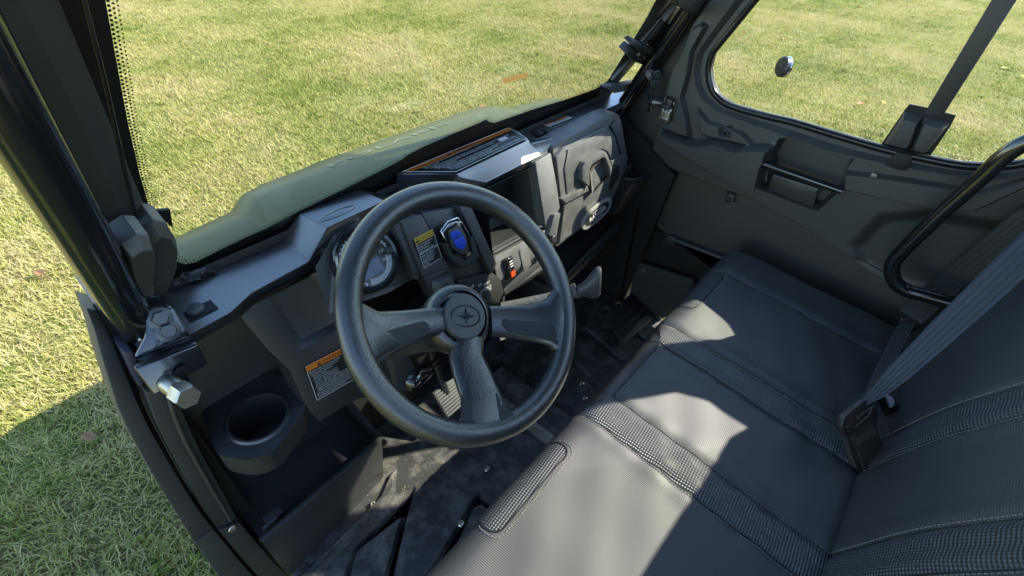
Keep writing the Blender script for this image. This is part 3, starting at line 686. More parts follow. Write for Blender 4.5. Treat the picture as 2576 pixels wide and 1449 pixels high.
for k, t in enumerate(rows):
    f_ = .24 + k * .081; p0 = Q[0].lerp(Q[3], f_); p1 = Q[1].lerp(Q[2], f_)
    b.text(t, p0.lerp(p1, .06), p1 - p0, V(0, 1, .03), .0068, 1, off=.0006)
p0 = Q[1].lerp(Q[2], .55); rect(b, p0 + V(-.062, -.002, .0006), V(1, 0, 0), V(0, 1, 0), 0, 0, .026, .012, 1)
for a_, c_ in ((Q[0], Q[1]), (Q[1], Q[2]), (Q[2], Q[3]), (Q[3], Q[0])): b.tube([a_ + up, c_ + up], .0006, 4, mi=1)
b.build('warning_label', LM, cb, smooth=0, weld=False)
def lab_small(b, o, xd, yd, w_, h_):
    rect(b, o, xd, yd, 0, h_ * .62, w_ * .72, h_, 2, .0002); b.text('WARNING', o + xd * w_ * .2 + yd * h_ * .70, xd, yd, h_ * .24, 0, off=.0005)
    rect(b, o, xd, yd, 0, h_ * .30, w_ * .72, h_ * .62, 1, .0002)
    for k in range(3): b.text('Never carry loads on the dash. Heavy items can shift', o + xd * w_ * .02 + yd * h_ * (.52 - k * .09), xd, yd, h_ * .085, 0, off=.0005)
    frame(b, o, xd, yd, w_, h_, h_ * .03, 1)
q = [DT(1359, 312, .0012), DT(1416, 292, .0012), DT(1450, 298, .0012), DT(1391, 321, .0012)]
b = MB(); b.add(q, [(0, 1, 2, 3)])
m0, m1 = q[0].lerp(q[3], .42), q[1].lerp(q[2], .42); n0, n1 = q[0].lerp(q[3], .75), q[1].lerp(q[2], .75)
b.add([q[0] + up, q[1] + up, m1 + up, m0 + up], [(0, 1, 2, 3)], 2); b.add([m0 + up, m1 + up, n1 + up, n0 + up], [(0, 1, 2, 3)], 1)
b.text('WARNING', q[0].lerp(q[3], .36).lerp(q[1].lerp(q[2], .36), .25), q[1] - q[0], V(0, 1, .16), .010, 0, off=.0008)
for k in range(2):
    p0 = q[0].lerp(q[3], .52 + k * .13); p1 = q[1].lerp(q[2], .52 + k * .13); b.text('Do not carry cargo or passengers on hood or dash', p0.lerp(p1, .04), p1 - p0, V(0, 1, .16), .0038, 0, off=.0008)
for a_, c_ in ((q[0], q[1]), (q[1], q[2]), (q[2], q[3]), (q[3], q[0])): b.tube([a_ + up, c_ + up], .0005, 4, mi=1)
b.build('small_warning_label', LM, dr, smooth=0, weld=False)

# --- gauge pod behind the wheel
gp = Yp(922, 652, .268); gn = V(-.05, -.78, .62).normalized(); gx = (V(1, 0, 0) - gn * gn.x).normalized(); gy = gn.cross(gx)
b = MB(); b.add([Yp(803, 681, .28), Yp(850, 597, .30), Yp(990, 525, .30), Yp(1011, 559, .29), Yp(1062, 700, .245), Yp(985, 745, .235), Yp(880, 780, .235), Yp(838, 800, .245)], [tuple(range(8))])
gpan = b.build('gauge_panel', PLAST2, CAR, smooth=0)
for v_ in gpan.data.vertices: v_.co += Vector((0, .012, 0))
b = MB(); b.lathe(gp, gn, [(.061, -.03), (.0595, .003), (.056, .007), (.051, .005), (.0485, -.002), (.0, -.002)], 48, x0=gx); ga = b.build('gauge', [GLOSS, PLAST2], CAR, smooth=40, weld=False)
b = MB()
o = gp - gn * .0012
GS = .85
nseg = 60
def arc(r0, r1, a0, a1, mi, off):
    n_ = max(2, int((a1 - a0) / .1)); vs = []
    for i in range(n_ + 1):
        a = a0 + (a1 - a0) * i / n_
        for r in (r0, r1): vs.append(o + (gx * r * math.cos(a) + gy * r * math.sin(a)) * GS + gn * off)
    b.add(vs, [(2 * i, 2 * i + 1, 2 * i + 3, 2 * i + 2) for i in range(n_)], mi)
arc(0.0, .056, 0, 2 * math.pi, 0, .0)
for k in range(26):
    a = math.radians(-8 + k * 10); big = k % 3 == 0; arc(.046 if big else .050, .0555, a - .018, a + .018, 1, .0005)
arc(.050, .052, math.radians(-10), math.radians(245), 1, .0004)
for k in range(46):
    a = math.radians(252 + k * 2.1); arc(.0455 - .0002 * abs(k - 23), .0555, a - .008, a + .008, 1, .0005)
for k, tx in enumerate(('120', '110', '100', '80', '60', '40', '20', '0')):
    a = math.radians(2 + k * 30); p = o + gx * .0325 * math.cos(a) + gy * .0325 * math.sin(a); b.text(tx, p - gy * .003, gx, gy, .0085, 1, 'CENTER', off=.0006)
b.text('MODE', o + gx * .026 - gy * .017, gx, gy, .006, 1, off=.0006)
rect(b, o, gx, gy, -.021, -.032, .021, -.004, 2, .0006)
b.text('1154', o - gx * .004 - gy * .030, gx, gy, .010, 3, off=.0009); b.text('8:47', o - gx * .010 - gy * .016, gx, gy, .012, 3, off=.0009)
b.build('gauge_face', [BLACKP, WHITE, LCD, LCDD], ga, smooth=0, weld=False)
b = MB(); kb = o + gx * .042 - gy * .004; b.lathe(kb, gn, [(.0075, 0), (.0075, .010), (.0065, .012), (.004, .012), (.0035, .0115), (0, .0115)], 20); b.build('gauge_knob', RUB, ga)
b = MB(); b.lathe(gp + gn * .003, gn, [(.0, .0), (.0485, .0)], 40); b.build('gauge_lens', LENS, ga, weld=False)

# --- centre stack: caution panel, remote pocket, switch bezel
def csp(pts, off=0): return [CS(u, v, off) for u, v in pts]
b = MB(); b.prism(csp([(1011, 559), (1061, 539), (1124, 662), (1130, 673), (1066, 698), (1062, 690)], .006), -csn * .03); cp_ = b.build('caution_panel', PLAST2, CAR, bevel=.002)
b = MB(); b.prism(csp([(990, 563), (1011, 559), (1062, 690), (1048, 706)], .0), -csn * .03); b.build('panel_post', PLAST2, cp_, bevel=.002)
def lab_caution(b, o, xd, yd, w_, h_):
    rect(b, o, xd, yd, 0, h_ * .80, w_, h_, 3, .0002); tri_mark(b, o, xd, yd, w_ * .12, h_ * .83, h_ * .14, 0, 3)
    b.text('CAUTION', o + xd * w_ * .22 + yd * h_ * .84, xd, yd, h_ * .155, 0, off=.0006, sx=.95)
    for k, t in enumerate(('To avoid transmission', 'damage, shift only', 'when vehicle is', 'stationary and at idle.', 'APPLY BRAKE TO START', 'When this vehicle is', 'not in operation or', 'unattended, place', 'shift in the park', 'position.')):
        b.text(t, o + xd * w_ * .05 + yd * h_ * (.72 - k * .074), xd, yd, h_ * .076, 1, off=.0006, sx=.85)
    rect(b, o, xd, yd, 0, h_ * .475, w_, h_ * .483, 1, .0006)
    frame(b, o, xd, yd, w_, h_, h_ * .014, 1)
label_quad('caution_label', cp_, csp([(1035, 604), (1078, 583), (1111, 648), (1066, 675)], .0068), LM, lab_caution)
b = MB(); b.prism(csp([(1061, 536), (1156, 520), (1240, 690), (1140, 706), (1124, 662)], -.006), -csn * .03); rp = b.build('remote_panel', PLAST, CAR, bevel=.002)
b = MB(); b.prism(csp([(1156, 520), (1186, 520), (1250, 665), (1236, 690)], .010), -csn * .05); b.build('panel_rib', PLAST2, rp, bevel=.002)
b = MB(); b.prism(csp([(1066, 698), (1130, 673), (1150, 722), (1092, 752), (1075, 720)], -.002), -csn * .03); b.build('lower_panel', PLAST, rp, bevel=.002)
# key lock block
b = MB(); q0 = csp([(1085, 706), (1126, 682), (1150, 722), (1090, 745)], 0); c0 = sum(q0, V(0, 0, 0)) / 4; q1 = [c0 + (p - c0) * .62 + csn * .014 for p in q0]
b.add(q0 + q1, [(0, 1, 5, 4), (1, 2, 6, 5), (2, 3, 7, 6), (3, 0, 4, 7), (4, 5, 6, 7)]); kl = b.build('lock_block', PLAST2, CAR, bevel=.0015)
b = MB(); kc = c0 + csn * .0148; b.lathe(kc + csy * .002, csn, [(.0032, 0), (0, .0002)], 14); b.prism([kc + csx * a + csy * c for a, c in ((-.0015, .001), (.0015, .001), (.0022, -.008), (-.0022, -.008))], csn * .0003); b.build('keyhole', DARK, kl, smooth=0, weld=False)
# ignition panel
b = MB(); q = csp([(1150, 706), (1236, 684), (1258, 700), (1268, 735), (1255, 762), (1160, 775)], .004); b.prism(q, -csn * .04); ig = b.build('ignition_panel', DARK, CAR, bevel=.002)
b = MB(); ic = CS(1212, 742, .004); b.lathe(ic, csn, [(.017, 0), (.017, .010), (.014, .013), (0, .013)], 28); b.box(ic + csn * .018, (.006, .026, .012), Matrix((csx, csy, csn)).transposed()); b.build('ignition_switch', PLAST2, ig, smooth=30, weld=False)
b = MB()
for tx, u, v in (('OFF', 1183, 727), ('ON', 1203, 722), ('START', 1217, 720)): b.text(tx, CS(u, v, .0048), csx, csy, .0065, 0)
for k in range(4): b.text('apply brake', CS(1222, 726 + k * 4, .0048), csx, csy, .0038, 0)
b.build('ignition_lettering', WHITE, ig, smooth=0, weld=False)
# radio opening: a deep box with a stepped frame
ro = csp([(1221, 474), (1347, 414), (1372, 566), (1240, 640)], 0)
def frame_ring(b, outer, inner, mi=0):
    n = len(outer); b.add(list(outer) + list(inner), [(i, (i + 1) % n, (i + 1) % n + n, i + n) for i in range(n)], mi)
b = MB(); cc = sum(ro, V(0, 0, 0)) / 4
def sc(f, off): return [cc + (p - cc) * f + csn * off for p in ro]
rings = [sc(1.0, 0), sc(.97, -.004), sc(.955, -.004), sc(.93, -.012), sc(.915, -.012), sc(.88, -.02), sc(.86, -.10)]
for a_, c_ in zip(rings, rings[1:]): frame_ring(b, a_, c_)
b.add(rings[-1], [(0, 1, 2, 3)]); rad = b.build('radio_opening', PLAST, CAR, bevel=.0008, smooth=25)
b = MB()
for p_, q_ in ((0, .0), (1, .0)):
    pass
c1 = rings[-1][0].lerp(rings[-1][3], .35) + V(.02, -.03, 0); b.tube([c1, c1 + V(.005, -.02, -.02), c1 + V(-.004, -.03, -.05), c1 + V(.01, -.02, -.08)], .006, 8); b.build('wire_plug', mat('navy plug', (.02, .03, .07), .5), rad)
# post right of the radio
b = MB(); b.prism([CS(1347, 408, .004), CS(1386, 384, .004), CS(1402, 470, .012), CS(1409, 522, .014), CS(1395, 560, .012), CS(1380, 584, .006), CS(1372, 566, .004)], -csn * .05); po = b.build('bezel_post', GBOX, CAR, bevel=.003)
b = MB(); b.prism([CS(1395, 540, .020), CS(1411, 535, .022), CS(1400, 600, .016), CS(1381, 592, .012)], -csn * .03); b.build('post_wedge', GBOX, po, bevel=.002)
b = MB(); c0 = CS(1393, 602, .02); b.lathe(c0, csn, [(.010, -.004), (.010, .002), (.008, .004), (0, .004)], 20); b.build('accessory_socket', DSTEEL, po)
# switch bezel: upper field with rocker and blanks, ledge below, lower opening
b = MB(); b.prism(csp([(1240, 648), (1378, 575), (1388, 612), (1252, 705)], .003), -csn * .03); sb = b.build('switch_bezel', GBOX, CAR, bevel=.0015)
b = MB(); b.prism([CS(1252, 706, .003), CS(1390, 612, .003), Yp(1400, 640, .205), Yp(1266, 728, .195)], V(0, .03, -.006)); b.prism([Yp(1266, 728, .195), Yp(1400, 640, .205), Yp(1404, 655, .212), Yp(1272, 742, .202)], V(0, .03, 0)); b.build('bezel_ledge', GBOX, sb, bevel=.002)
R_ = Matrix((csx, csy, csn)).transposed()
b = MB(); rc = CS(1278, 673, .003); b.box(rc, (.026, .052, .014), R_); rk = b.build('rocker_switch', GLOSS, sb, bevel=.002)
b = MB(); b.prism([rc + csx * a + csy * c + csn * h for a, c, h in ((-.010, .024, .0125), (.010, .024, .0125), (.010, -.024, .008), (-.010, -.024, .008))], -csn * .004); b.build('rocker_face', [GLOSS], rk, bevel=.0015)
b = MB(); b.prism([rc + csx * a + csy * c + csn * h for a, c, h in ((-.004, -.008, .0106), (.009, -.008, .0106), (.009, -.022, .0090), (-.004, -.022, .0090))], csn * .0003, 0)
for k in range(3): rect(b, rc + csn * .0118, csx, csy, -.003, .004 + k * .006, .007, .006 + k * .006, 1, .0008)
b.build('rocker_legend', [REDSW, WHITE], rk, smooth=0, weld=False)
for u, v in ((1321, 648), (1358, 626)):
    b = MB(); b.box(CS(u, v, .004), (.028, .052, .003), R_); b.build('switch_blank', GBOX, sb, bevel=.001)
b = MB(); lo = [Yp(1266, 745, .215), Yp(1405, 657, .225), Yp(1400, 790, .20), Yp(1255, 860, .19)]; lc = sum(lo, V(0, 0, 0)) / 4
r0 = lo; r1 = [lc + (p - lc) * .90 + V(0, .006, 0) for p in lo]; r2 = [lc + (p - lc) * .88 + V(0, .006, 0) for p in lo]; r3 = [lc + (p - lc) * .82 + V(0, .015, 0) for p in lo]; r4 = [lc + (p - lc) * .78 + V(0, .14, 0) for p in lo]
for a_, c_ in ((r0, r1), (r1, r2), (r2, r3), (r3, r4)): frame_ring(b, a_, c_)
b.add(r4, [(0, 1, 2, 3)]); b.build('lower_bin', PLAST2, CAR, bevel=.001, smooth=25)
# centre stack skirt below the bin and the apron behind it all
b = MB(); b.prism([V(.10, .27, .90), V(.50, .28, .90), V(.52, .36, .50), V(.14, .36, .50)], V(0, .03, 0)); b.build('stack_skirt', DARK, CAR)
b = MB(); b.prism([V(-.08, .31, 1.09), V(.52, .31, 1.09), V(.52, .33, .85), V(-.08, .33, .85)], V(0, .01, 0)); b.build('dash_core', DARK, CAR)

# --- glove box
gq = [GB(u, v) for u, v in ((1394, 372), (1402, 362), (1535, 292), (1552, 285), (1562, 290), (1571, 345), (1584, 400), (1578, 425), (1545, 500), (1478, 566), (1404, 622), (1398, 612), (1412, 520), (1408, 500))]
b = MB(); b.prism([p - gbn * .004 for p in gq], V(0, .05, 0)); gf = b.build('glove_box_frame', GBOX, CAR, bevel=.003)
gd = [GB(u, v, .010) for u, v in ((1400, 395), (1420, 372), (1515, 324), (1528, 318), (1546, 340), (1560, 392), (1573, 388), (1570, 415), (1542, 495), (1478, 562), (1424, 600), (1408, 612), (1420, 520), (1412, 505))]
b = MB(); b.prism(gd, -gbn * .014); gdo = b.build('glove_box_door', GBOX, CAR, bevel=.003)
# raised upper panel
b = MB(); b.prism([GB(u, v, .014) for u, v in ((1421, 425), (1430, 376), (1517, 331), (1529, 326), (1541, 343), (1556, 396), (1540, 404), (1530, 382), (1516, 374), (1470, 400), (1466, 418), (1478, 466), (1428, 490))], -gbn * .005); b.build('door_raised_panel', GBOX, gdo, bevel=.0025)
# ledge bars either side of the handle
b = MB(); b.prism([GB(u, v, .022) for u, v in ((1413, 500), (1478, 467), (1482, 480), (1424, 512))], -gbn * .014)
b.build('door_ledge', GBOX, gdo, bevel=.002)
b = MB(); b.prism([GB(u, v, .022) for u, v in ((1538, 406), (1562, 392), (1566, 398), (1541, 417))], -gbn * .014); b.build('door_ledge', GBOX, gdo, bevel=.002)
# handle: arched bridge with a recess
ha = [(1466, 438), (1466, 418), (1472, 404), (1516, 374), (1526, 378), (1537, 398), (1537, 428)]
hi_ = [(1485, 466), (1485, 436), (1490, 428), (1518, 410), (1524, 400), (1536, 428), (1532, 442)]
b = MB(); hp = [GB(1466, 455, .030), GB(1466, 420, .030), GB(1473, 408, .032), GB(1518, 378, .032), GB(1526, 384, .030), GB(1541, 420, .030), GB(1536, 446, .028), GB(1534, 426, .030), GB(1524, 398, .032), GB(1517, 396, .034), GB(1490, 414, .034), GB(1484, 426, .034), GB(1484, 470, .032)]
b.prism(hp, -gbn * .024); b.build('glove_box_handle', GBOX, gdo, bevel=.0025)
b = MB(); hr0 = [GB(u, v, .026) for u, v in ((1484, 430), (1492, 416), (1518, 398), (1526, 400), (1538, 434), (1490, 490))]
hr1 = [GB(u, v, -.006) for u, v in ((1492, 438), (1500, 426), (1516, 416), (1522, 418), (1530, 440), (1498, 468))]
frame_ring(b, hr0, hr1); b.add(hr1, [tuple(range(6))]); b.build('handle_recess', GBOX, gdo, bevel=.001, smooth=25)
b = MB(); b.prism([GB(u, v, .0145) for u, v in ((1546, 425), (1558, 416), (1555, 448), (1534, 480), (1534, 470))], gbn * .0008); b.build('door_vent', DARK, gdo, smooth=0)
b = MB(); b.prism([GB(u, v, .0112) for u, v in ((1424, 378), (1512, 332), (1516, 336), (1428, 384))], gbn * .0006); b.build('door_gap', DARK, gdo, smooth=0)
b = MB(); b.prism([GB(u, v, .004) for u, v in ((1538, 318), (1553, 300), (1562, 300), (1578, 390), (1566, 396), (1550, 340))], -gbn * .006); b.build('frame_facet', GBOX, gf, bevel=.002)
# RANGER badge
bc = GB(1503, 537, .018); bx = (GB(1540, 505, .018) - GB(1466, 568, .018)).normalized(); by = gbn.cross(bx).normalized(); by = by if by.z > 0 else -by; bn = bx.cross(by)
b = MB(); hw = .075; outl = [bc + bx * (hw * math.copysign(abs(math.cos(a)) ** .75, math.cos(a))) + by * (.026 * math.copysign(abs(math.sin(a)) ** .8, math.sin(a)) * (1 if abs(math.cos(a)) < .95 else .8)) for a in np.linspace(0, 2 * math.pi, 40, endpoint=False)]
b.prism(outl, bn * -.006); bd = b.build('badge', BADGE, gdo, bevel=.0012)
b = MB(); outl = [bc + bn * .0004 + bx * (hw * .80 * math.copysign(abs(math.cos(a)) ** .8, math.cos(a))) + by * (.018 * math.copysign(abs(math.sin(a)) ** .8, math.sin(a))) for a in np.linspace(0, 2 * math.pi, 40, endpoint=False)]
b.prism(outl, bn * .0006, 0); b.text('RANGER', bc - by * .0055, bx, by, .017, 1, 'CENTER', off=.0014, sx=1.25)
b.text('HARDEST WORKING', bc + by * .0095, bx, by, .0055, 1, 'CENTER', off=.0014); b.text('SMOOTHEST RIDING', bc - by * .0135, bx, by, .0055, 1, 'CENTER', off=.0014)
b.build('badge_plate', [BADGED, WHITE], bd, smooth=0, weld=False)

# --- left knee panel with the second warning label
KP, KN = (-.15, .292, 1.04), (0, -1, .30)
kn = Vector(KN).normalized()
def KB(u, v, off=0): return Pp(u, v, Vector(KP) + kn * off, KN)
def kb(pts, off=0): return [KB(u, v, off) for u, v in pts]
A0, A1, A2, A3 = kb([(606, 797), (673, 878), (729, 931), (768, 1018)], .014)
B0 = KB(643, 765, .014); B1 = KB(751, 884, .014); B2 = KB(839, 838, .014); B3 = KB(930, 790, .014); B5 = KB(803, 681, .014); B4 = KB(781, 692, .014)
Cc0 = KB(685, 744, -.004); Cc1 = KB(781, 697, -.004); Cc2 = KB(850, 806, -.004); Cc3 = KB(758, 855, -.004)
BOT = kb([(803, 1060), (899, 1003), (1010, 935)], .014)
F = [[A0, A1, B1, B0], [A1, A2, A3, BOT[0], BOT[1], B1], [B1, BOT[1], BOT[2], B3, B2], [B0, B1, Cc3, Cc0], [Cc0, Cc3, Cc2, Cc1], [Cc3, B1, B2, Cc2], [B4, Cc1, Cc2, B2, B3, B5], [B0, Cc0, Cc1, B4]]
bk = V(0, .06, 0)
F += [[A0, A0 + bk, A1 + bk, A1], [A1, A1 + bk, A2 + bk, A2], [A2, A2 + bk, A3 + bk, A3], [A3, A3 + bk, BOT[0] + bk, BOT[0]], [BOT[0], BOT[0] + bk, BOT[1] + bk, BOT[1]], [BOT[1], BOT[1] + bk, BOT[2] + bk, BOT[2]]]
kp = face_panel('knee_panel', PLAST, F, CAR, .0025)
def lab_warn(b, o, xd, yd, w_, h_):
    rect(b, o, xd, yd, 0, h_ * .84, w_, h_, 2, .0002); tri_mark(b, o, xd, yd, w_ * .20, h_ * .86, h_ * .115, 0, 2); b.text('WARNING', o + xd * w_ * .26 + yd * h_ * .865, xd, yd, h_ * .14, 0, off=.0006)
    for k, t in enumerate(('Require Proper Use of Your Vehicle', 'Do your part to prevent injuries:', '- Do not allow careless or', '   reckless driving.', '- Make sure operators are 16', '   or older with a valid driver\'s', '   license.  - Do not let people', '   drive or ride after using alcohol or drugs.', '- Do not allow operation on public roads (unless', '   designated for off-highway vehicle access) -', '   collisions with cars and trucks can occur.', '- Do not exceed seating capacity: 2 occupants.', 'Driving on public roads may be hazardous', 'and could be a violation of the law.')):
        b.text(t, o + xd * w_ * .03 + yd * h_ * (.775 - k * .056), xd, yd, h_ * .054, 1, off=.0006, sx=1.0)
    cc_ = o + xd * w_ * .80 + yd * h_ * .62
    nn = xd.cross(yd)
    for r0_, r1_, mi in ((.0, .15, 0), (.15, .185, 4)):
        vs = []
        for i in range(25):
            a = 2 * math.pi * i / 24
            for r in (r0_, r1_): vs.append(cc_ + (xd * math.cos(a) + yd * math.sin(a)) * r * h_ + nn * .0007)
        b.add(vs, [(2 * i, 2 * i + 1, 2 * i + 3, 2 * i + 2) for i in range(24)], mi)
    for k, t in enumerate(('DRIVER', 'UNDER', '16')): b.text(t, cc_ + yd * h_ * (.05 - k * .075), xd, yd, h_ * .075, 1, 'CENTER', off=.0009)
    frame(b, o, xd, yd, w_, h_, h_ * .012, 1)
label_quad('driver_warning_label', kp, kb([(763, 924), (902, 848), (940, 925), (797, 1007)], .0146), LM, lab_warn)

# --- left storage pocket, cup holder, lower shelf
tz = .885
tray = [Zp(u, v, tz) for u, v in ((508, 1040), (525, 1022), (662, 935), (720, 950), (768, 1016), (766, 1036), (686, 1140), (625, 1160), (545, 1146))]
cc0 = Zp(650, 1050, tz)
tray = [V(p.x, p.y, tz) for p in rounded([(p.x, p.y) for p in tray], .018, 5)]
outl = [(p.x, p.y) for p in tray]
relief('cup_tray', outl, [(circ((cc0.x, cc0.y), .053, 40), .004, .003), (circ((cc0.x, cc0.y), .046, 40), -.085, .005), (circ((cc0.x, cc0.y), .024, 30), .003, .003)], lambda x, y, h: V(x, y, tz + h), PLAST, CAR, step=.006, smooth=40)
b = MB(); fr_ = [p for p in tray[26:]] ; lowp = [p + V(0, .02, -.075) for p in fr_]
b.add(fr_ + lowp, [(i, i + 1, i + 1 + len(fr_), i + len(fr_)) for i in range(len(fr_) - 1)]); b.build('cup_tray_front', PLAST, CAR, bevel=.003, smooth=40)
b = MB(); yb = min(p.y for p in tray[6:18]) * .3 + max(p.y for p in tray) * .7; bx0 = [V(-.335, yb, tz - .01), V(-.335, yb + .03, 1.075), V(-.14, yb + .03, 1.075), V(-.14, yb, tz - .01)]
b.add(bx0, [(0, 1, 2, 3)]); b.add([V(-.335, .30, 1.07), V(-.335, .385, 1.07), V(-.335, .385, tz - .02), V(-.335, .25, tz - .02)], [(0, 1, 2, 3)])
b.build('storage_pocket', PLAST, CAR)
# shelf
sz = .635
e0 = Zp(666, 1358, sz); e1 = Zp(962, 1104, sz); e0 = V(-.352, e0.y, sz)
F = [[e0, e1, e1 + V(0, .004, .0) + V(0, .008, 0), e0 + V(0, .012, 0)], [e0 + V(0, .012, 0), e1 + V(0, .012, 0), e1 + V(0, .018, -.065), e0 + V(0, .018, -.065)], [e0 + V(0, .018, -.065), e1 + V(0, .018, -.065), V(e1.x, .39, sz - .06), V(e0.x, .39, sz - .06)],
     [e0, e0 + V(0, .02, FZ - sz), e1 + V(0, .045, FZ - sz), e1], [V(e0.x, .385, sz - .06), V(e1.x, .385, sz - .06), V(e1.x, .385, .86), V(e0.x, .385, .86)],
     [e1, e1 + V(0, .045, FZ - sz), V(e1.x + .004, .40, FZ), V(e1.x + .004, .40, sz + .05), e1 + V(.002, .06, .02)]]
face_panel('lower_shelf', PLAST, F, CAR, .003)
b = MB(); b.box(Zp(690, 1300, sz - .03), (.035, .02, .02)); b.box(Zp(684, 1322, sz - .02), (.03, .006, .03)); b.build('shelf_clip', PLAST2, CAR, bevel=.002)

# --- right: cup holder, lower parcel shelf, kick panel
rc = V(.925, .252, .925)
outl = [(.855, .39), (.855, .26), (.870, .205), (.90, .19), (.95, .19), (.978, .21), (.985, .39)]
relief('passenger_cup_holder', outl, [(circ((rc.x, rc.y), .042, 36), -.075, .006), (circ((rc.x, rc.y), .049, 36), .003, .003)], lambda x, y, h: V(x, y, rc.z + h), PLAST, CAR, step=.007, smooth=40)
b = MB(); q = [V(x, y, rc.z) for x, y in outl[1:6]]; ql = [V(x * .5 + .94 * .5, y * .6 + .34 * .4, rc.z - .15) for x, y in outl[1:6]]; b.add(q + ql, [(i, i + 1, i + 6, i + 5) for i in range(4)]); b.build('cup_holder_skirt', PLAST, CAR, bevel=.003, smooth=40)
b = MB(); b.prism([V(.80, .36, 1.09), V(1.0, .36, 1.09), V(1.0, .38, .40), V(.80, .38, .40)], V(0, .01, 0)); b.prism([V(.965, .12, .95), V(.965, .38, 1.09), V(.965, .38, .40), V(.965, .17, .40)], V(.02, 0, 0)); b.build('right_cowl_side', DARK, CAR)
b = MB(); ps = [V(.50, .385, .735), V(.93, .385, .735), V(.93, .235, .725), V(.52, .19, .725)]; b.prism(ps, V(0, 0, -.012)); b.prism([V(.52, .19, .725), V(.93, .235, .725), V(.93, .235, .75), V(.90, .240, .755), V(.52, .196, .742)], V(0, .006, 0)); b.build('parcel_shelf', PLAST, CAR, bevel=.002)
b = MB(); b.prism([V(.48, .375, .73), V(.96, .375, .73), V(.96, .33, .40), V(.48, .33, .40)], V(0, .01, 0)); b.build('kick_panel', GREYP, CAR, bevel=.003)
# --- shifter
sh0 = V(.30, .22, .80); sh1 = V(.455, .045, .885)
b = MB(); p0, p1, p2 = Xp(1262, 775, .30), Xp(1380, 752, .385), Xp(1450, 730, .43)
b.tube([p0, p1, p2], [.014, .015, .018], 10); shf = b.build('shift_lever', LIGHTG, CAR, smooth=50)
kb0 = Xp(1452, 735, .43); kt = [Xp(u, v, x) for u, v, x in ((1512, 668, .475), (1528, 690, .475), (1531, 722, .47), (1518, 754, .465), (1500, 754, .46))]
KC = Xp(1500, 712, .462)
axk = (KC - kb0).normalized(); up_ = (Xp(1515, 672, .47) - Xp(1510, 752, .465)).normalized(); sd_ = axk.cross(up_).normalized()
b = MB(); vs = []
prof = [(-.052, .016, .012), (-.035, .018, .013), (-.018, .030, .015), (-.004, .041, .017), (.004, .042, .018), (.010, .038, .015), (.012, .0, .0)]
for d, ru, rs_ in prof:
    for k in range(20):
        a = 2 * math.pi * k / 20; vs.append(KC + axk * d + up_ * ru * math.copysign(abs(math.sin(a)) ** .8, math.sin(a)) + sd_ * rs_ * math.copysign(abs(math.cos(a)) ** .8, math.cos(a)))
b.add(vs, [(i * 20 + k, i * 20 + (k + 1) % 20, (i + 1) * 20 + (k + 1) % 20, (i + 1) * 20 + k) for i in range(len(prof) - 1) for k in range(20)])
kno = b.build('shift_knob', mat('dark grey knob', (.06, .062, .066), .42, bump=('noise', 600, .3, .0006)), shf, smooth=50)
b = MB()
for k, ch in enumerate('PRNLH'): b.text(ch, KC + axk * .0105 + up_ * (.026 - k * .013), sd_, up_, .008, 0, 'CENTER')
b.build('shift_lettering', BLACKP, kno, smooth=0, weld=False)
# ------------------------------------------------------------------ steering wheel
WC = V(0, 0, 1.15); TH_ = math.radians(46.2); wn = V(0, -math.cos(TH_), math.sin(TH_)); we1 = V(1, 0, 0); we2 = V(0, math.sin(TH_), math.cos(TH_))
def WP(a, b_, t=0): return WC + we1 * a + we2 * b_ + wn * t
def W2(u, v, t=0):
    p = Pp(u, v, WC + wn * t, wn) - WC; return (p.dot(we1), p.dot(we2))
def WQ(u, v, t=0): return WP(*W2(u, v, t), t)
RR, RT = .1695, .0172
steer = MB(); NS, NT = 96, 20; vs = []
spoke_ang = [math.radians(a) for a in (157, -43, -116)]
for i in range(NS):
    a = 2 * math.pi * i / NS
    g = max(math.exp(-(((a - s_ + math.pi) % (2 * math.pi) - math.pi) / .20) ** 2) for s_ in spoke_ang)
    rt = RT * (1 - .06 * g); rr = RR
    for k in range(NT):
        q = 2 * math.pi * k / NT; d = math.cos(q) * rt * (1.0 + .10 * g * (math.cos(q) < 0)); h = math.sin(q) * rt * .94
        vs.append(WP((rr + d) * math.cos(a), (rr + d) * math.sin(a), h))
steer.add(vs, [(i * NT + k, ((i + 1) % NS) * NT + k, ((i + 1) % NS) * NT + (k + 1) % NT, i * NT + (k + 1) % NT) for i in range(NS) for k in range(NT)])
SW = steer.build('steering_wheel', LEATH, CAR, smooth=60)
SW['label'] = 'black three-spoke steering wheel turned a little to the right'
HT = -.026                                             # hub sits below the rim plane
def spoke(hub_pts, rim_pts, name='spoke'):
    """hub_pts / mid / rim: pairs of pixels (one side, other side), lofted with a rounded section"""
    b = MB(); n = 12; secs = hub_pts; vs = []
    for (pa, pb, t, th) in secs:
        A, B = WQ(*pa, t), WQ(*pb, t); c = (A + B) / 2; h = (B - A) / 2
        for k in range(n):
            q = 2 * math.pi * k / n; x = math.copysign(abs(math.cos(q)) ** .6, math.cos(q)); y = math.copysign(abs(math.sin(q)) ** .7, math.sin(q))
            vs.append(c + h * x + wn * (y * th))
    m_ = len(secs); b.add(vs, [(i * n + k, i * n + (k + 1) % n, (i + 1) * n + (k + 1) % n, (i + 1) * n + k) for i in range(m_ - 1) for k in range(n)] + [tuple(range(n - 1, -1, -1)), tuple(range((m_ - 1) * n, m_ * n))])
    return b.build(name, LEATH, SW, smooth=60)
spoke([((1110, 770), (1112, 842), -.030, .012), ((1075, 775), (1078, 852), -.028, .011), ((1010, 781), (1010, 878), -.020, .010), ((950, 783), (965, 905), -.010, .011), ((915, 765), (940, 925), -.003, .012), ((880, 740), (925, 950), .0, .010)], None)
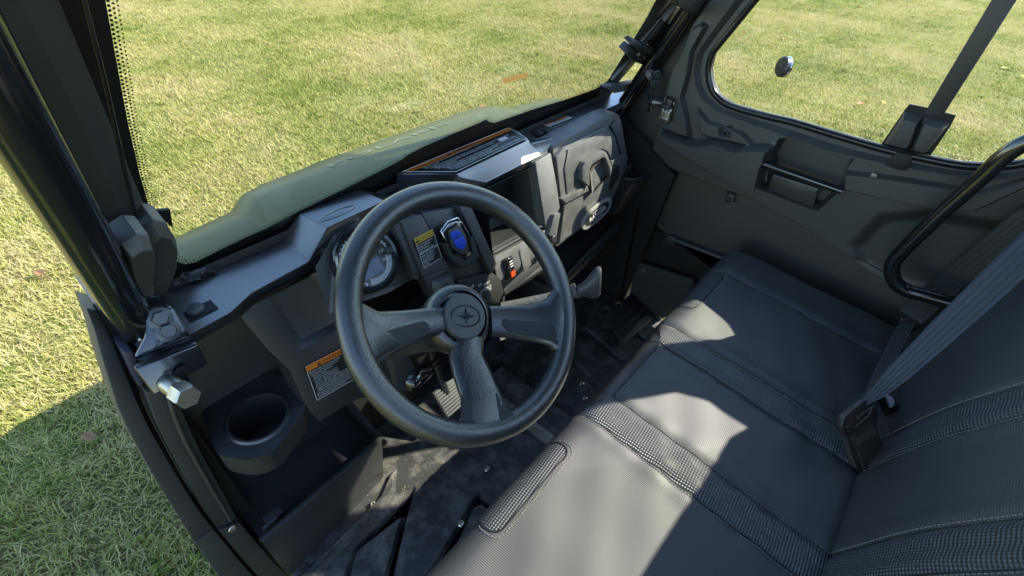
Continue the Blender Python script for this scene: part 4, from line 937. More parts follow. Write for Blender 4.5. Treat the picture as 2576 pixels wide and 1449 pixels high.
spoke([((1225, 770), (1230, 848), -.030, .012), ((1262, 770), (1268, 850), -.026, .011), ((1330, 768), (1335, 860), -.016, .010), ((1372, 755), (1385, 872), -.006, .011), ((1392, 725), (1398, 895), .0, .012), ((1420, 690), (1410, 920), .0, .010)], None)
spoke([((1140, 850), (1214, 850), -.032, .013), ((1130, 900), (1212, 892), -.028, .012), ((1140, 945), (1232, 930), -.020, .011), ((1160, 1005), (1256, 985), -.010, .011), ((1160, 1050), (1278, 1030), -.003, .011), ((1125, 1085), (1315, 1055), .0, .010)], None)
def pad(pts, t, th, name='grip_pad', m_=GRIP):
    b = MB(); b.prism([WQ(u, v, tt) for (u, v), tt in zip(pts, t)], -wn * th); return b.build(name, m_, SW, bevel=.0018, bang=20)
pad([(930, 890), (950, 838), (1066, 806), (1078, 812), (1086, 836), (985, 886), (950, 920)], [.006, .002, -.015, -.016, -.018, -.006, .004], .003)
pad([(1270, 802), (1384, 811), (1412, 846), (1402, 868), (1388, 858), (1280, 832), (1264, 815)], [-.013, .004, .010, .010, .004, -.012, -.014], .003)
pad([(1163, 990), (1192, 1010), (1206, 1078), (1150, 1080), (1166, 1050)], [.001, .001, .011, .011, .007], .004)
pad([(1249, 985), (1264, 1012), (1300, 1046), (1262, 1062), (1252, 1020)], [.001, .004, .012, .012, .006], .004)
# hub: housing cone, collar, cap
HC = WP(0, 0, HT)
hub_px = W2(1172, 795, -.014); HC = WP(hub_px[0], hub_px[1], HT)
b = MB(); b.lathe(HC, wn, [(.034, -.085), (.040, -.07), (.050, -.03), (.0515, -.012), (.049, -.002), (.044, .004), (.039, .005), (.0375, .0), (.0375, -.006), (0, -.006)], 44, x0=we1); hub = b.build('hub', LEATH, SW, smooth=45, weld=False)
b = MB(); b.lathe(HC, wn, [(.033, -.005), (.033, .0095), (.0315, .0115), (.020, .0122), (0, .0125)], 44, x0=we1); capo = b.build('hub_cap', PLAST2, SW, smooth=40, weld=False)
th_r = math.radians(-32); rx = (we1 * math.cos(th_r) + we2 * math.sin(th_r)); ry = (-we1 * math.sin(th_r) + we2 * math.cos(th_r))
b = MB(); ec = HC + wn * .0124
b.tube([ec + rx * .0225 * math.cos(a) + ry * .0150 * math.sin(a) for a in np.linspace(0, 2 * math.pi, 41)], .0010, 6, cap=False)
for k in range(8):                                      # eight-pointed star, each point with a lit and a shaded half
    a = k * math.pi / 4; lng = .0135 if k % 2 == 0 else .0075; d = rx * math.cos(a) + ry * math.sin(a); s_ = -rx * math.sin(a) + ry * math.cos(a)
    if k % 4 == 0: lng = .017
    base = ec + d * .0030; b.add([ec + wn * .0022, base + s_ * .0024 + wn * .0002, ec + d * lng + wn * .0003, base - s_ * .0024 + wn * .0002], [(0, 1, 2), (0, 2, 3)])
b.build('hub_emblem', mat('emblem black', (.012, .012, .013), .3), capo, smooth=0, weld=False)
# column and tilt lever
b = MB(); b.tube([HC - wn * .06, HC - wn * .15, HC - wn * .30], [.040, .034, .030], 24); colm = b.build('steering_column', PLAST, CAR)
b = MB(); b.prism([Yp(u, v, .20) for u, v in ((985, 900), (1020, 870), (1060, 960), (1040, 985), (1000, 985))], V(0, .1, -.05)); b.build('column_shroud', PLAST2, colm, bevel=.006)
b = MB(); l0, l1, l2 = Yp(1100, 905, .14), Yp(1075, 930, .10), Yp(1035, 962, .07); b.tube([l0, l1], .006, 10); b.tube([l1 - (l2 - l1) * .15, l1, l1.lerp(l2, .5), l2, l2 + (l2 - l1) * .1], [.006, .013, .015, .014, .007], 14, flat=V(0, 0, 1)); b.build('tilt_lever', GLOSS, CAR, smooth=50, weld=False)
# pedals
py_ = .27
pc = Yp(1130, 1000, py_); pn = V(0, -.75, .66); px_ = V(1, 0, 0); pyv = pn.cross(px_).normalized()
b = MB(); b.box(pc, (.075, .085, .012), Matrix((px_, pyv, pn)).transposed()); pd = b.build('brake_pedal', RUB, CAR, bevel=.003)
for k in range(9):
    b = MB(); b.box(pc + pyv * (-.036 + k * .009) + pn * .007, (.068, .004, .003), Matrix((px_, pyv, pn)).transposed()); b.build('pedal_rib', LIGHTG, pd, bevel=.0008)
b = MB(); b.tube([pc - pn * .006, pc + V(0, .05, .12), pc + V(-.02, .09, .30)], .010, 10); b.build('pedal_arm', DSTEEL, pd)
gcn = Yp(1232, 985, .26); b = MB(); b.prism([gcn + V(-.022, .02, .06), gcn + V(.022, .02, .06), gcn + V(.026, -.015, -.05), gcn + V(-.020, -.015, -.05)], V(0, .012, .008)); b.build('throttle_pedal', PLAST2, CAR, bevel=.003)

# ------------------------------------------------------------------ floor
fo = [(-.345, -.42), (.985, -.42), (.985, .40), (-.06, .40), (-.06, .28), (-.345, .26)]
def fz(u, v): p = Zp(u, v, FZ + .004); return (p.x, p.y)
def fpx(zx, zy): return (638.9 + zx * .3387, 958.4 + zy * .3387)
def fpoly(pts): return [fz(*fpx(x, y)) for x, y in pts]
rib1 = fpoly([(1190, 775), (1205, 790), (1130, 1040), (1040, 1449), (1030, 1600), (880, 1600), (960, 1449), (1085, 1010), (760, 1260), (680, 1600), (560, 1600), (660, 1449), (740, 1235)])
rib2 = fpoly([(1680, 785), (1700, 850), (1830, 1010), (1790, 1020), (1695, 910), (1640, 930), (1400, 1449), (1300, 1620), (1160, 1620), (1270, 1449)])
strip = fpoly([(340, 1440), (930, 860), (1000, 700), (1060, 640), (1050, 820), (1010, 870), (480, 1440), (400, 1540), (240, 1540)])
feats = [(strip, .012, .008), (rib1, -.020, .007), (rib2, -.020, .007)]
for x0 in (.52, .66, .80): feats.append(([(x0, -.12), (x0 + .035, -.12), (x0 + .10, .20), (x0 + .07, .20)], -.008, .006))
feats.append(([(.30, -.42), (.42, -.42), (.42, .30), (.30, .30)], .03, .02))
feats.append(([(.44, -.42), (.96, -.42), (.96, .34), (.44, .34)], .004, .004))
flo = relief('floor_mat', fo, feats, lambda x, y, h: V(x, y, FZ + h), FLOORM, CAR, step=.012, smooth=45)
for u, v in ((1225, 1180), (939, 1270), (811, 1405), (1160, 1318), (1462, 965), (1470, 1002)):
    screw(flo, Zp(u, v, FZ + .006), (0, 0, 1), .0085)
b = MB(); c0 = Zp(1570, 815, .42); b.prism([c0 + V(-.09, -.05, 0), c0 + V(.11, -.06, 0), c0 + V(.12, .05, .04), c0 + V(-.06, .06, .04)], V(0, 0, -.01)); fr2 = b.build('foot_rest', RUB, CAR, bevel=.004)
b = MB()
for i in range(8):
    for j in range(4): b.box(c0 + V(-.06 + i * .022, -.035 + j * .024, .012 + j * .009), (.012, .008, .004))
fd = b.build('tread_studs', RUB, fr2); fd['kind'] = 'stuff'
# grains of dirt on the floor
b = MB()
for k in range(170):
    a = rng.random(); u = 960 + rng.normal(0, 90) + 120 * a; v = 1130 + rng.normal(0, 60) + 160 * a
    p = Zp(u, v, FZ + .008); s_ = rng.uniform(.0005, .0015)
    if -.33 < p.x < .25 and -.1 < p.y < .34: b.add([p + V(-s_, -s_, 0), p + V(s_, -s_ * .5, 0), p + V(0, s_, 0), p + V(0, 0, s_)], [(0, 1, 3), (1, 2, 3), (2, 0, 3)])
dirt = b.build('floor_grit', mat('sandy grit', (.30, .24, .15), .9), flo, smooth=0, weld=False); dirt['kind'] = 'stuff'

# ------------------------------------------------------------------ seat
SZ = .80; SX0, SX1, SY0, SY1 = -.285, .945, -.60, -.104
so_ = rounded([(SX0, SY0), (SX1, SY0), (SX1, SY1), (SX0, SY1)], .07, 6)
def seat_base(A):
    sd = sdist(A, [tuple(p) for p in so_]); r = .055
    h = np.where(sd < r, np.sqrt(np.maximum(0, r * r - (r - np.clip(sd, 0, r)) ** 2)) - r, 0)
    x, y = A[:, 0], A[:, 1]
    # crown of each cushion panel and sink between
    h = h + .008 * np.cos((x - .33) * 2.2) - .030 * ((y + .13) / -.45).clip(0, 1)
    for xs_ in (.165, .235, .425, .495, -.235, .78): h = h - .0035 * np.exp(-((x - xs_) / .006) ** 2) + .002 * np.exp(-((np.abs(x - xs_) - .018) / .012) ** 2)
    h = h + .0022 * np.sin(x * 23 + y * 9) * np.sin(y * 17) + .0012 * np.sin(x * 41 - y * 30 + 1) * np.sin(y * 37 + x * 8)
    for xs_ in (.165, .235, .425, .495, -.235, .78): h = h + .0013 * np.sin(y * 105 + xs_ * 40) * np.exp(-(np.abs(x - xs_) / .028) ** 2)
    return h + .045
y1 = SY1 + .01; y0 = SY0 - .01
regs = [([(.165, y0), (.235, y0), (.235, -.150), (.165, -.118)], 'seat_stripe', WEAVE), ([(.425, y0), (.495, y0), (.495, -.118), (.425, -.150)], 'seat_stripe', WEAVE),
        ([(.165, -.118), (.235, -.150), (.425, -.150), (.495, -.118), (.495, y1), (.165, y1)], 'centre_front_panel', SVIN),
        ([(SX0 - .01, y0), (-.235, y0), (-.235, y1), (SX0 - .01, y1)], 'side_bolster', WEAVE), ([(.78, y0), (SX1 + .01, y0), (SX1 + .01, y1), (.78, y1)], 'side_bolster', WEAVE),
        (rounded([(-.11, -.158), (.085, -.158), (.085, y1), (-.11, y1)], .02, 4), 'front_patch', WEAVE), (rounded([(.575, -.158), (.76, -.158), (.76, y1), (.575, y1)], .02, 4), 'front_patch', WEAVE)]
seat = relief('seat_cushion', [tuple(p) for p in so_], [], lambda x, y, h: V(x, y, SZ + h), VINYL, CAR, step=.0095, base=seat_base, regions=regs, smooth=70)
seat['label'] = 'black woven vinyl bench seat cushion with coarse stripes'
# rolled front edge down to the seat base
b = MB(); n = 8; vs = []; q = [tuple(p) for p in so_]; qq = [p for p in q]
skirt = []
for p in qq: skirt.append((V(p[0], p[1], SZ - .010), V(p[0] + (.012 if p[0] < .3 else -.012) * .3, p[1] - (.02 if p[1] > -.3 else -.01), SZ - .12)))
b.add([p for s_ in skirt for p in s_], [(2 * i, 2 * i + 1, (2 * i + 3) % (2 * len(skirt)), (2 * i + 2) % (2 * len(skirt))) for i in range(len(skirt))]); b.build('cushion_side', SVIN, seat, smooth=60)
def hseat(x, y): return SZ + float(seat_base(np.array([[x, y]]))[0])
def seam(pts, parent, name='stitching', m_=THREAD, r=.0009, dash=.006, lift=.0012, surf=None):
    surf = surf or (lambda x, y: V(x, y, hseat(x, y)))
    b = MB(); P = []
    for (a, c) in zip(pts, pts[1:]):
        L = math.hypot(c[0] - a[0], c[1] - a[1]); k = max(1, int(L / dash))
        for i in range(k): P.append(((a[0] + (c[0] - a[0]) * i / k, a[1] + (c[1] - a[1]) * i / k), (a[0] + (c[0] - a[0]) * (i + .66) / k, a[1] + (c[1] - a[1]) * (i + .66) / k)))
    for a, c in P:
        p, q = surf(*a), surf(*c); l = V(0, -.3, .9) * lift; b.tube([p + l, q + l], r, 4)
    o = b.build(name, m_, parent, smooth=0, weld=False); o['kind'] = 'stuff'; return o
def welt(pts, parent, r=.0022, surf=None):
    surf = surf or (lambda x, y: V(x, y, hseat(x, y))); b = MB(); P = []
    for (a, c) in zip(pts, pts[1:]):
        k = max(1, int(math.hypot(c[0] - a[0], c[1] - a[1]) / .02)); P += [surf(a[0] + (c[0] - a[0]) * i / k, a[1] + (c[1] - a[1]) * i / k) for i in range(k)]
    P.append(surf(*pts[-1])); b.tube(P, r, 6); return b.build('seam_welt', SEAMM, parent, smooth=60)
for x in (.160, .430, .775): seam([(x, -.57), (x, -.125)], seat)
for x in (.240, .4905): seam([(x - .004, -.57), (x - .004, -.155)], seat)
for x in (.165, .235, .425, .495): welt([(x, -.58), (x, -.135)], seat, .0016)
welt([(.165, -.112), (.235, -.150), (.425, -.150), (.495, -.112)], seat, .002); seam([(.235, -.156), (.425, -.156)], seat)
for xa, xb in ((-.11, .085), (.575, .76)):
    pth = [tuple(p) for p in rounded([(xa, -.110), (xa, -.158), (xb, -.158), (xb, -.110)], .025, 5)][3:-3]
    welt(pth, seat, .0018); seam([(p[0] + (.006 if p[0] > (xa + xb) / 2 else -.006) * (abs(p[0] - (xa + xb) / 2) > .07), p[1] - .006) for p in pth], seat)
# backrest: sheet in (x, s) with s along the incline
BP0 = V(0, -.565, .80); bdir = V(0, -.30, .954).normalized(); bnor = V(0, .954, .30).normalized()
bo = rounded([(SX0, -.03), (SX1, -.03), (SX1 + .03, .70), (SX0, .70)], .04, 6)
def back_base(A):
    sd = sdist(A, [tuple(p) for p in bo]); r = .06
    h = np.where(sd < r, np.sqrt(np.maximum(0, r * r - (r - np.clip(sd, 0, r)) ** 2)) - r, 0); x, s_ = A[:, 0], A[:, 1]
    h = h + .010 * np.cos((x - .33) * 2.2) + .012 * np.exp(-((s_ - .18) / .12) ** 2)
    for xs_ in (.165, .235, .425, .495): h = h - .003 * np.exp(-((x - xs_) / .006) ** 2) + .002 * np.exp(-((np.abs(x - xs_) - .018) / .012) ** 2)
    return h
def b3(x, s_, h): return BP0 + V(x, 0, 0) + bdir * s_ + bnor * h
regs = [([(.165, -.05), (.235, -.05), (.235, .72), (.165, .72)], 'seat_stripe', WEAVEB), ([(.425, -.05), (.495, -.05), (.495, .72), (.425, .72)], 'seat_stripe', WEAVEB)]
back = relief('seat_backrest', [tuple(p) for p in bo], [], b3, VINYLB, CAR, step=.011, base=back_base, regions=regs, smooth=70)
bsurf = lambda x, s_: b3(x, s_, float(back_base(np.array([[x, s_]]))[0]))
for x in (.160, .240, .420, .500): seam([(x, .0), (x, .62)], back, surf=bsurf)
for x in (.165, .235, .425, .495): welt([(x, -.01), (x, .63)], back, .0014, surf=bsurf)
b = MB(); ring = [b3(p[0], p[1], -.06) for p in bo]; ring2 = [b3(p[0], p[1], -.14) for p in bo]
b.add(ring + ring2, [(i, (i + 1) % len(ring), (i + 1) % len(ring) + len(ring), i + len(ring)) for i in range(len(ring))] + [tuple(range(len(ring), 2 * len(ring)))]); b.build('backrest_shell', SVIN, back, smooth=50)

# ------------------------------------------------------------------ belts, buckle, hip bar
bu = Zp(2165, 1075, .90)
bt = Zp(2150, 1045, .915)
tongue_x = (Zp(2220, 1020, .915) - Zp(2105, 1060, .915)).normalized()
b = MB(); bl0, bl1 = Zp(2150, 1060, .905), Zp(2195, 1200, .80); ax_ = (bl0 - bl1).normalized(); wd = (tongue_x - ax_ * tongue_x.dot(ax_)).normalized(); nb = wd.cross(ax_).normalized(); nb = nb if nb.z > 0 else -nb
Rb = Matrix((wd, ax_, nb)).transposed(); cb_ = (bl0 + bl1) / 2; LL = (bl0 - bl1).length
b.box(cb_, (.056, LL, .024), Rb); buck = b.build('belt_buckle', mat('worn buckle plastic', (.045, .043, .040), .34, bump=('noise', 300, .3, .0008), var=(30, .8, (.14, .12, .09))), CAR, bevel=.004)
for k in range(5):
    b = MB(); b.box(cb_ + ax_ * (LL * .5 - .006) + wd * (-.018 + k * .009) + nb * .0115, (.004, .024, .005), Rb); b.build('buckle_rib', PLAST2, buck)
b = MB(); b.box(cb_ + ax_ * -.008 + nb * .0113, (.046, LL * .55, .0035), Rb); b.text('PRESS', cb_ - ax_ * .035 - wd * .014 + nb * .0124, wd, ax_, .010, 0); b.build('buckle_plate', PLAST2, buck, smooth=0, weld=False)
b = MB()
for s_ in (-1, 1): b.tube([cb_ + wd * .027 * s_ + ax_ * LL * .48 + nb * .006, cb_ + wd * .029 * s_ - ax_ * LL * .40 + nb * .008], .004, 8)
b.build('buckle_edge', GLOSS, buck, smooth=50)
tg = bl0 + ax_ * .016 + nb * .004
b = MB(); b.prism(rounded([tg + wd * x + ax_ * y for x, y in ((-.042, -.018), (.036, -.014), (.042, .012), (.02, .026), (-.034, .024), (-.046, .006))], .008), nb * .012); tng = b.build('belt_tongue', mat('tongue plastic', (.025, .022, .02), .35, var=(40, .8, (.10, .06, .04))), CAR, bevel=.003)
b = MB(); b.tube([tg + wd * x + ax_ * y + nb * .013 for x, y in ((-.034, .006), (-.02, -.006), (.016, -.004), (.028, .008))], .0022, 6); b.build('tongue_emboss', PLAST2, tng)
ls = tg + ax_ * .012 + nb * .008
# shoulder webbing: from the tongue up to the anchor on the right rear pillar
A_ = ls; B_ = Yp(2576, 640, -.585); C_ = V(.975, -.64, 1.20)
def facing(path):
    out = []
    for i, p in enumerate(path):
        t = path[min(i + 1, len(path) - 1)] - path[max(i - 1, 0)]; out.append(t.cross(Vector(CAM) - p).normalized())
    return out
pth = [A_, A_.lerp(B_, .10), A_.lerp(B_, .25), A_.lerp(B_, .5), A_.lerp(B_, .8), B_, C_]; fw = facing(pth); fw = [f if f.z < 0 else -f for f in fw]
wd0 = wd if wd.dot(fw[0]) > 0 else -wd
b = MB(); b.ribbon(pth, [.034, .028, .032, .040, .046, .048, .048], [wd0, (wd0 + fw[1]).normalized()] + [(f + V(0, -.25, 0)).normalized() for f in fw[2:]], .0016); b.build('shoulder_belt', BELT, CAR, smooth=60)
# lap webbing: from the tongue down and back to the door-side anchor
D0 = [ls + V(.005, -.01, .006), Zp(2195, 985, .89), Zp(2230, 910, .875), Zp(2268, 835, .87), Zp(2290, 800, .87), Zp(2400, 720, .87)]
b = MB(); b.ribbon(D0, .047, [wd, V(.9, -.45, .05), V(.8, -.6, .05), V(.75, -.65, .1), V(.75, -.65, .1), V(.6, -.75, .3)], .0016); lap = b.build('lap_belt', BELT2, CAR, smooth=60)
b = MB(); b.box(Zp(2292, 803, .874), (.050, .006, .006), Matrix.Rotation(math.radians(-42), 3, 'Z')); b.build('belt_stop', mat('brown stop', (.09, .07, .06), .5), lap, bevel=.002)
b = MB(); b.ribbon([Zp(2180, 1010, .905), Zp(2215, 1030, .895), Zp(2230, 1070, .88), Zp(2236, 1085, .872)], [.04, .035, .022, .012], V(.8, .5, 0), .0016); b.build('belt_tail', BELT2, lap, smooth=60)
pth = [Zp(2288, 797, .885), Yp(2400, 700, -.575), Yp(2576, 560, -.592), V(.985, -.65, 1.22)]
b = MB(); b.ribbon(pth, .050, facing(pth), .0016); b.build('rear_belt', BELT2, CAR, smooth=60)
# second buckle stalk behind
b = MB(); st0, st1 = Zp(2228, 1010, .88), Zp(2262, 1060, .80); b.tube([st0, st0.lerp(st1, .4), st1], [.014, .017, .017], 12); b.build('buckle_stalk', GLOSS, CAR)
# hip bar
hb = [Xp(u, v, .86) for u, v in ((2700, 330), (2620, 345), (2562, 368), (2515, 402), (2470, 445), (2350, 553), (2262, 640), (2244, 672), (2250, 706), (2280, 730), (2330, 744), (2420, 770))]
def smooth_path(P, n=5):
    out = []
    for i in range(len(P) - 1):
        p0, p1, p2, p3 = P[max(i - 1, 0)], P[i], P[i + 1], P[min(i + 2, len(P) - 1)]
        for k in range(n):
            t = k / n; out.append(.5 * ((2 * p1) + (p2 - p0) * t + (2 * p0 - 5 * p1 + 4 * p2 - p3) * t * t + (3 * p1 - p0 - 3 * p2 + p3) * t ** 3))
    return out + [P[-1]]
b = MB(); b.tube(smooth_path(hb), .0150, 18); b.build('hip_bar', GLOSS, CAR, smooth=60)
# ------------------------------------------------------------------ passenger door
def D8(x, y): return (1533.4 + x * .3528, 319.4 + y * .3528)
def E6(x, y): return (1469.5 + x * .3086, y * .3086)
def E7(x, y): return (1980.6 + x * .3967, y * .3967)
def E5(x, y): return (2108.4 + x * .3967, 319.4 + y * .3967)
DO = .02                                               # how far outboard the door stands
DX0 = .985 + DO
def yz(pt, x): p = Xp(*pt, x + DO); return (p.y, p.z)
def Xd(u, v, x): return Xp(u, v, x + DO)
def pz(pts, x, f=lambda a, b: (a, b)): return [yz(f(*p), x) for p in pts]
wl = pz([(1400, 0), (1250, 185), (1100, 370), (1050, 440), (1022, 560), (1035, 680), (1085, 775), (1200, 860), (1500, 945), (1700, 990)], .965, E6) + pz([(300, 850), (580, 932), (800, 985), (1100, 1043), (1300, 1050), (1501, 1030)], .965, E7)
sl_ = ((wl[0][0] - wl[2][0]) / (wl[0][1] - wl[2][1]))
wtop = 1.67; wfront = wl[0][0] + sl_ * (wtop - wl[0][1])
wl_rear = [(wl[-1][0] - .012, wl[-1][1] + .025), (wl[-1][0] - .008, wl[-1][1] + .08), (wl[-1][0] + .02, wtop - .06), (wl[-1][0] + .045, wtop), (wfront - .03, wtop), (wfront, wtop - .03)]
wopen = wl + wl_rear
front = pz([(245, 690), (262, 280)], .955, D8) + pz([(600, 1050), (625, 985), (700, 985), (722, 830), (660, 790), (640, 780), (690, 620), (720, 540), (790, 420), (870, 215), (930, 130)], .945, E6)
fy, fz_ = front[-1]
outl = [(-.74, .60), (front[0][0] - .55, .60)] + [(front[0][0], front[0][1] - .0)] + front[1:] + [(fy + sl_ * (1.86 - fz_), 1.86), (-.655, 1.86), (-.66, 1.46), (-.70, 1.43), (-.80, 1.43), (-.80, .60)]
low_b = pz([(300, 270), (700, 430), (1010, 545), (1330, 720), (1600, 900), (1992, 1110)], .955, D8)
bulge = [(.60, low_b[0][1] + .03), (low_b[0][0] + .03, low_b[0][1] + .008)] + low_b + [(-.85, low_b[-1][1] - .04), (-.85, 2.0), (.6, 2.0)]
feats = [(bulge, .030, .014)]
feats.append((pz([(590, 1045), (740, 1105), (880, 1158), (1060, 1150), (1240, 1205), (1300, 1192), (1480, 1195), (1540, 1215), (1500, 1290), (1480, 1560), (1300, 1560), (1000, 1400), (640, 1180)], .925, E6), .040, .011))
feats.append((pz([(1195, 92), (1262, 82), (1740, 240), (1695, 300), (1650, 452), (1482, 608), (1430, 600), (1050, 452), (1092, 270), (1135, 205)], .945, D8), -.050, .008))
feats.append((pz([(660, 790), (690, 620), (720, 540), (790, 420), (870, 230), (950, 180), (1000, 215), (880, 430), (850, 620), (800, 800), (840, 960), (868, 1135), (740, 1095), (610, 1040), (630, 990), (705, 985), (725, 830)], .94, E6), .018, .007))
feats.append((pz([(915, 860), (1020, 985), (1290, 1070), (1375, 1150), (1390, 1195), (1300, 1185), (945, 1105)], .95, E6), .012, .007))
feats.append((pz([(1098, 1030), (1205, 1030), (1200, 1130), (1092, 1110)], .945, E6), -.012, .006))
feats.append((pz([(940, 1150), (1160, 1212), (1112, 1268), (912, 1190)], .90, E6), -.005, .003))
feats.append((pz([(60, 745), (250, 548), (560, 520), (1300, 640), (1300, 1300), (300, 1010), (100, 890)], .955, E5), -.014, .030))
feats.append((pz([(355, 1078), (700, 1120), (1080, 1180), (1240, 1200), (1501, 1130), (1700, 1100), (1700, 1180), (1501, 1200), (1200, 1340), (1060, 1340), (920, 1330), (350, 1205)], .95, E7), .016, .007))
for pt in ((320, 680), (840, 525)): feats.append((pz([(pt[0] - 38, pt[1] - 42), (pt[0] + 38, pt[1] - 34), (pt[0] + 36, pt[1] + 42), (pt[0] - 40, pt[1] + 34)], .955, D8), .010, .006))
door = relief('door_panel', outl, feats, lambda y, z, h: V(DX0 - h, y, z), GREYP, CAR, step=.0065, smooth=40, hole=wopen)
door['label'] = 'closed passenger door with moulded black inner panel and window'
for pt in ((320, 680), (842, 522)): screw(door, Xd(*D8(*pt), .972), (-1, 0, 0), .008, DSTEEL)
screw(door, Xd(*E6(1155, 1082), .957), (-1, 0, 0), .010, DSTEEL); screw(door, Xd(*E7(550, 1115), .945), (-1, 0, 0), .007, STEEL)
# door skin behind the panel and the lower door
b = MB(); b.prism([V(DX0 + .03, -.74, .52), V(DX0 + .03, .36, .52), V(DX0 + .03, .33, 1.08), V(DX0 + .03, .2, 1.12), V(DX0 + .03, -.74, 1.08)], V(.012, 0, 0)); b.build('door_skin', SAGE, door)
q = pz([(245, 700), (480, 795), (860, 945), (900, 1300), (600, 1100), (190, 965)], .985, D8)
b = MB(); b.prism([V(.985 + DO, y, z) for y, z in q], V(.01, 0, 0)); b.build('lower_door_panel', DARK, door)
b = MB(); b.tube([Xd(*D8(450, 800), .965), Xd(*D8(830, 945), .965)], .006, 10); b.build('door_trim_bar', PLAST2, door)
b = MB(); b.prism([Xd(*D8(x, y), .97) for x, y in ((370, 790), (420, 775), (480, 790), (460, 860), (360, 850))], V(.02, 0, 0)); b.build('door_latch_block', PLAST, door, bevel=.004)
b = MB(); b.prism([Xd(*D8(x, y), .95) for x, y in ((192, 962), (600, 1095), (560, 1240), (330, 1405), (125, 1262))], V(.012, 0, 0)); sp_ = b.build('side_cover_plate', SPK, CAR, bevel=.003)
for pt in ((240, 1025), (365, 1360)): screw(sp_, Xd(*D8(*pt), .948), (-1, 0, 0), .007)
b = MB(); b.prism([Xd(*D8(x, y), .945) for x, y in ((195, 575), (220, 570), (75, 1300), (50, 1320))], V(.02, .01, 0)); b.build('door_jamb', PLAST2, CAR, bevel=.003)
b = MB(); b.prism([Xd(*D8(x, y), .96) for x, y in ((225, 580), (250, 690), (195, 960), (110, 1265), (80, 1300))], V(.02, .0, 0)); b.build('jamb_gap', DARK, CAR)
# grab bar across the pull pocket
b = MB(); b.tube([Xd(*D8(1095, 262), .935), Xd(*D8(1660, 458), .935)], .0095, 14); b.build('door_pull_bar', GLOSS, door)
b = MB(); b.prism([Xd(*D8(x, y), .968) for x, y in ((1165, 335), (1490, 440), (1480, 470), (1450, 590), (1120, 450))], V(.01, 0, 0)); b.build('pull_pocket_floor', PLAST, door, bevel=.004)
# window seal, glass, divider
b = MB(); wp = smooth_path([V(DX0 - .026, y, z) for y, z in wopen] + [V(DX0 - .026, *wopen[0])], 3); b.tube(wp, .0085, 10, cap=False); b.build('window_seal', mat('glossy window seal', (.012, .012, .013), .22), door, smooth=60)
b = MB(); wp2 = [V(DX0 - .018, *p) for p in wopen]; ctr = sum(wp2, V(0, 0, 0)) / len(wp2)
def grow(p, d):
    t = (p - ctr); t.x = 0; return p + t.normalized() * d
b = MB(); ro1 = [grow(p, .034) + V(-.020, 0, 0) for p in wp2]; ro2 = [grow(p, .004) + V(-.004, 0, 0) for p in wp2]; ro3 = [grow(p, -.002) + V(.016, 0, 0) for p in wp2]
frame_ring(b, ro1, ro2); frame_ring(b, ro2, ro3); b.build('window_frame', RUB, door, smooth=40)
b = MB(); b.prism([V(DX0 + .008, *((Vector(p) - Vector((ctr.y, ctr.z))) * 1.01 + Vector((ctr.y, ctr.z)))) for p in wopen], V(.004, 0, 0)); wg = b.build('door_window', GLASS, door, smooth=0)
xg = .989
b = MB(); b.prism([Xd(u, v, xg) for u, v in ((2322, 290), (2373, 290), (2565, -10), (2500, -10))], V(.018, 0, 0)); wd_ = b.build('window_divider', mat('grey divider', (.045, .043, .04), .45), door, bevel=.003)
t0, t1 = Xd(2500, -10, xg), Xd(2565, -10, xg); tt = 1.68
b = MB(); kf = (tt - t0.z) / (t0.z - Xd(2322, 290, xg).z); b.prism([t0, t1, t1 + (t1 - Xd(2373, 290, xg)) * kf, t0 + (t0 - Xd(2322, 290, xg)) * kf], V(.018, 0, 0)); b.build('window_divider_top', MATS['grey divider'], wd_, bevel=.003)
b = MB(); b.prism([Xd(*E7(*p), xg + .002) for p in ((745, 695), (775, 660), (870, 680), (1070, 732), (1035, 800), (905, 992), (780, 975), (585, 930))], V(.003, 0, 0)); br = b.build('divider_bracket', DARK, door)
for pts in (((745, 705), (865, 735), (800, 905), (770, 960), (660, 935), (610, 915)), ((870, 735), (1035, 778), (1020, 800), (890, 960), (860, 985), (780, 968), (775, 955))):
    q = [Xd(*E7(*p), xg) for p in pts]; cq = sum(q, V(0, 0, 0)) / len(q); b = MB(); qt = [cq + (p - cq) * .72 + V(-.016, 0, 0) for p in q]; n = len(q)
    b.add(q + qt, [(i, (i + 1) % n, (i + 1) % n + n, i + n) for i in range(n)] + [tuple(range(n, 2 * n))]); b.build('bracket_block', PLAST2, br, bevel=.0015)
b = MB(); b.prism([Xd(*E7(*p), .945) for p in ((690, 968), (785, 988), (790, 1010), (755, 1085), (690, 1075), (618, 1048))], V(.02, 0, 0)); b.build('bracket_clip', DARK, br, bevel=.002)
b = MB(); kc = Xd(1968, 168, xg); kax = V(-.75, .65, .05); b.lathe(kc, kax, [(.023, -.003), (.023, .002), (.020, .005), (.007, .006), (.005, .008), (0, .008)], 32); kn_ = b.build('window_latch_knob', PLAST, door)
b = MB(); b.lathe(kc, kax, [(.020, -.011), (.0235, -.010), (.0235, -.007), (.021, -.006), (.0235, -.005), (.0235, -.003)], 32); b.build('knob_rim', CHROME, kn_)
for pt in ((470, 835), (1000, 985)):
    b = MB(); p = Xd(*E7(*pt), xg); b.text('Paragon', p, V(0, 1, 0), V(0, 0, 1), .013, 0, 'RIGHT'); b.text('SAFETY', p + V(0, 0, -.013), V(0, 1, 0), V(0, 0, 1), .009, 0, 'RIGHT'); b.build('glass_marking', mat('etched marking', (.12, .13, .12), .6), wg, smooth=0, weld=False)

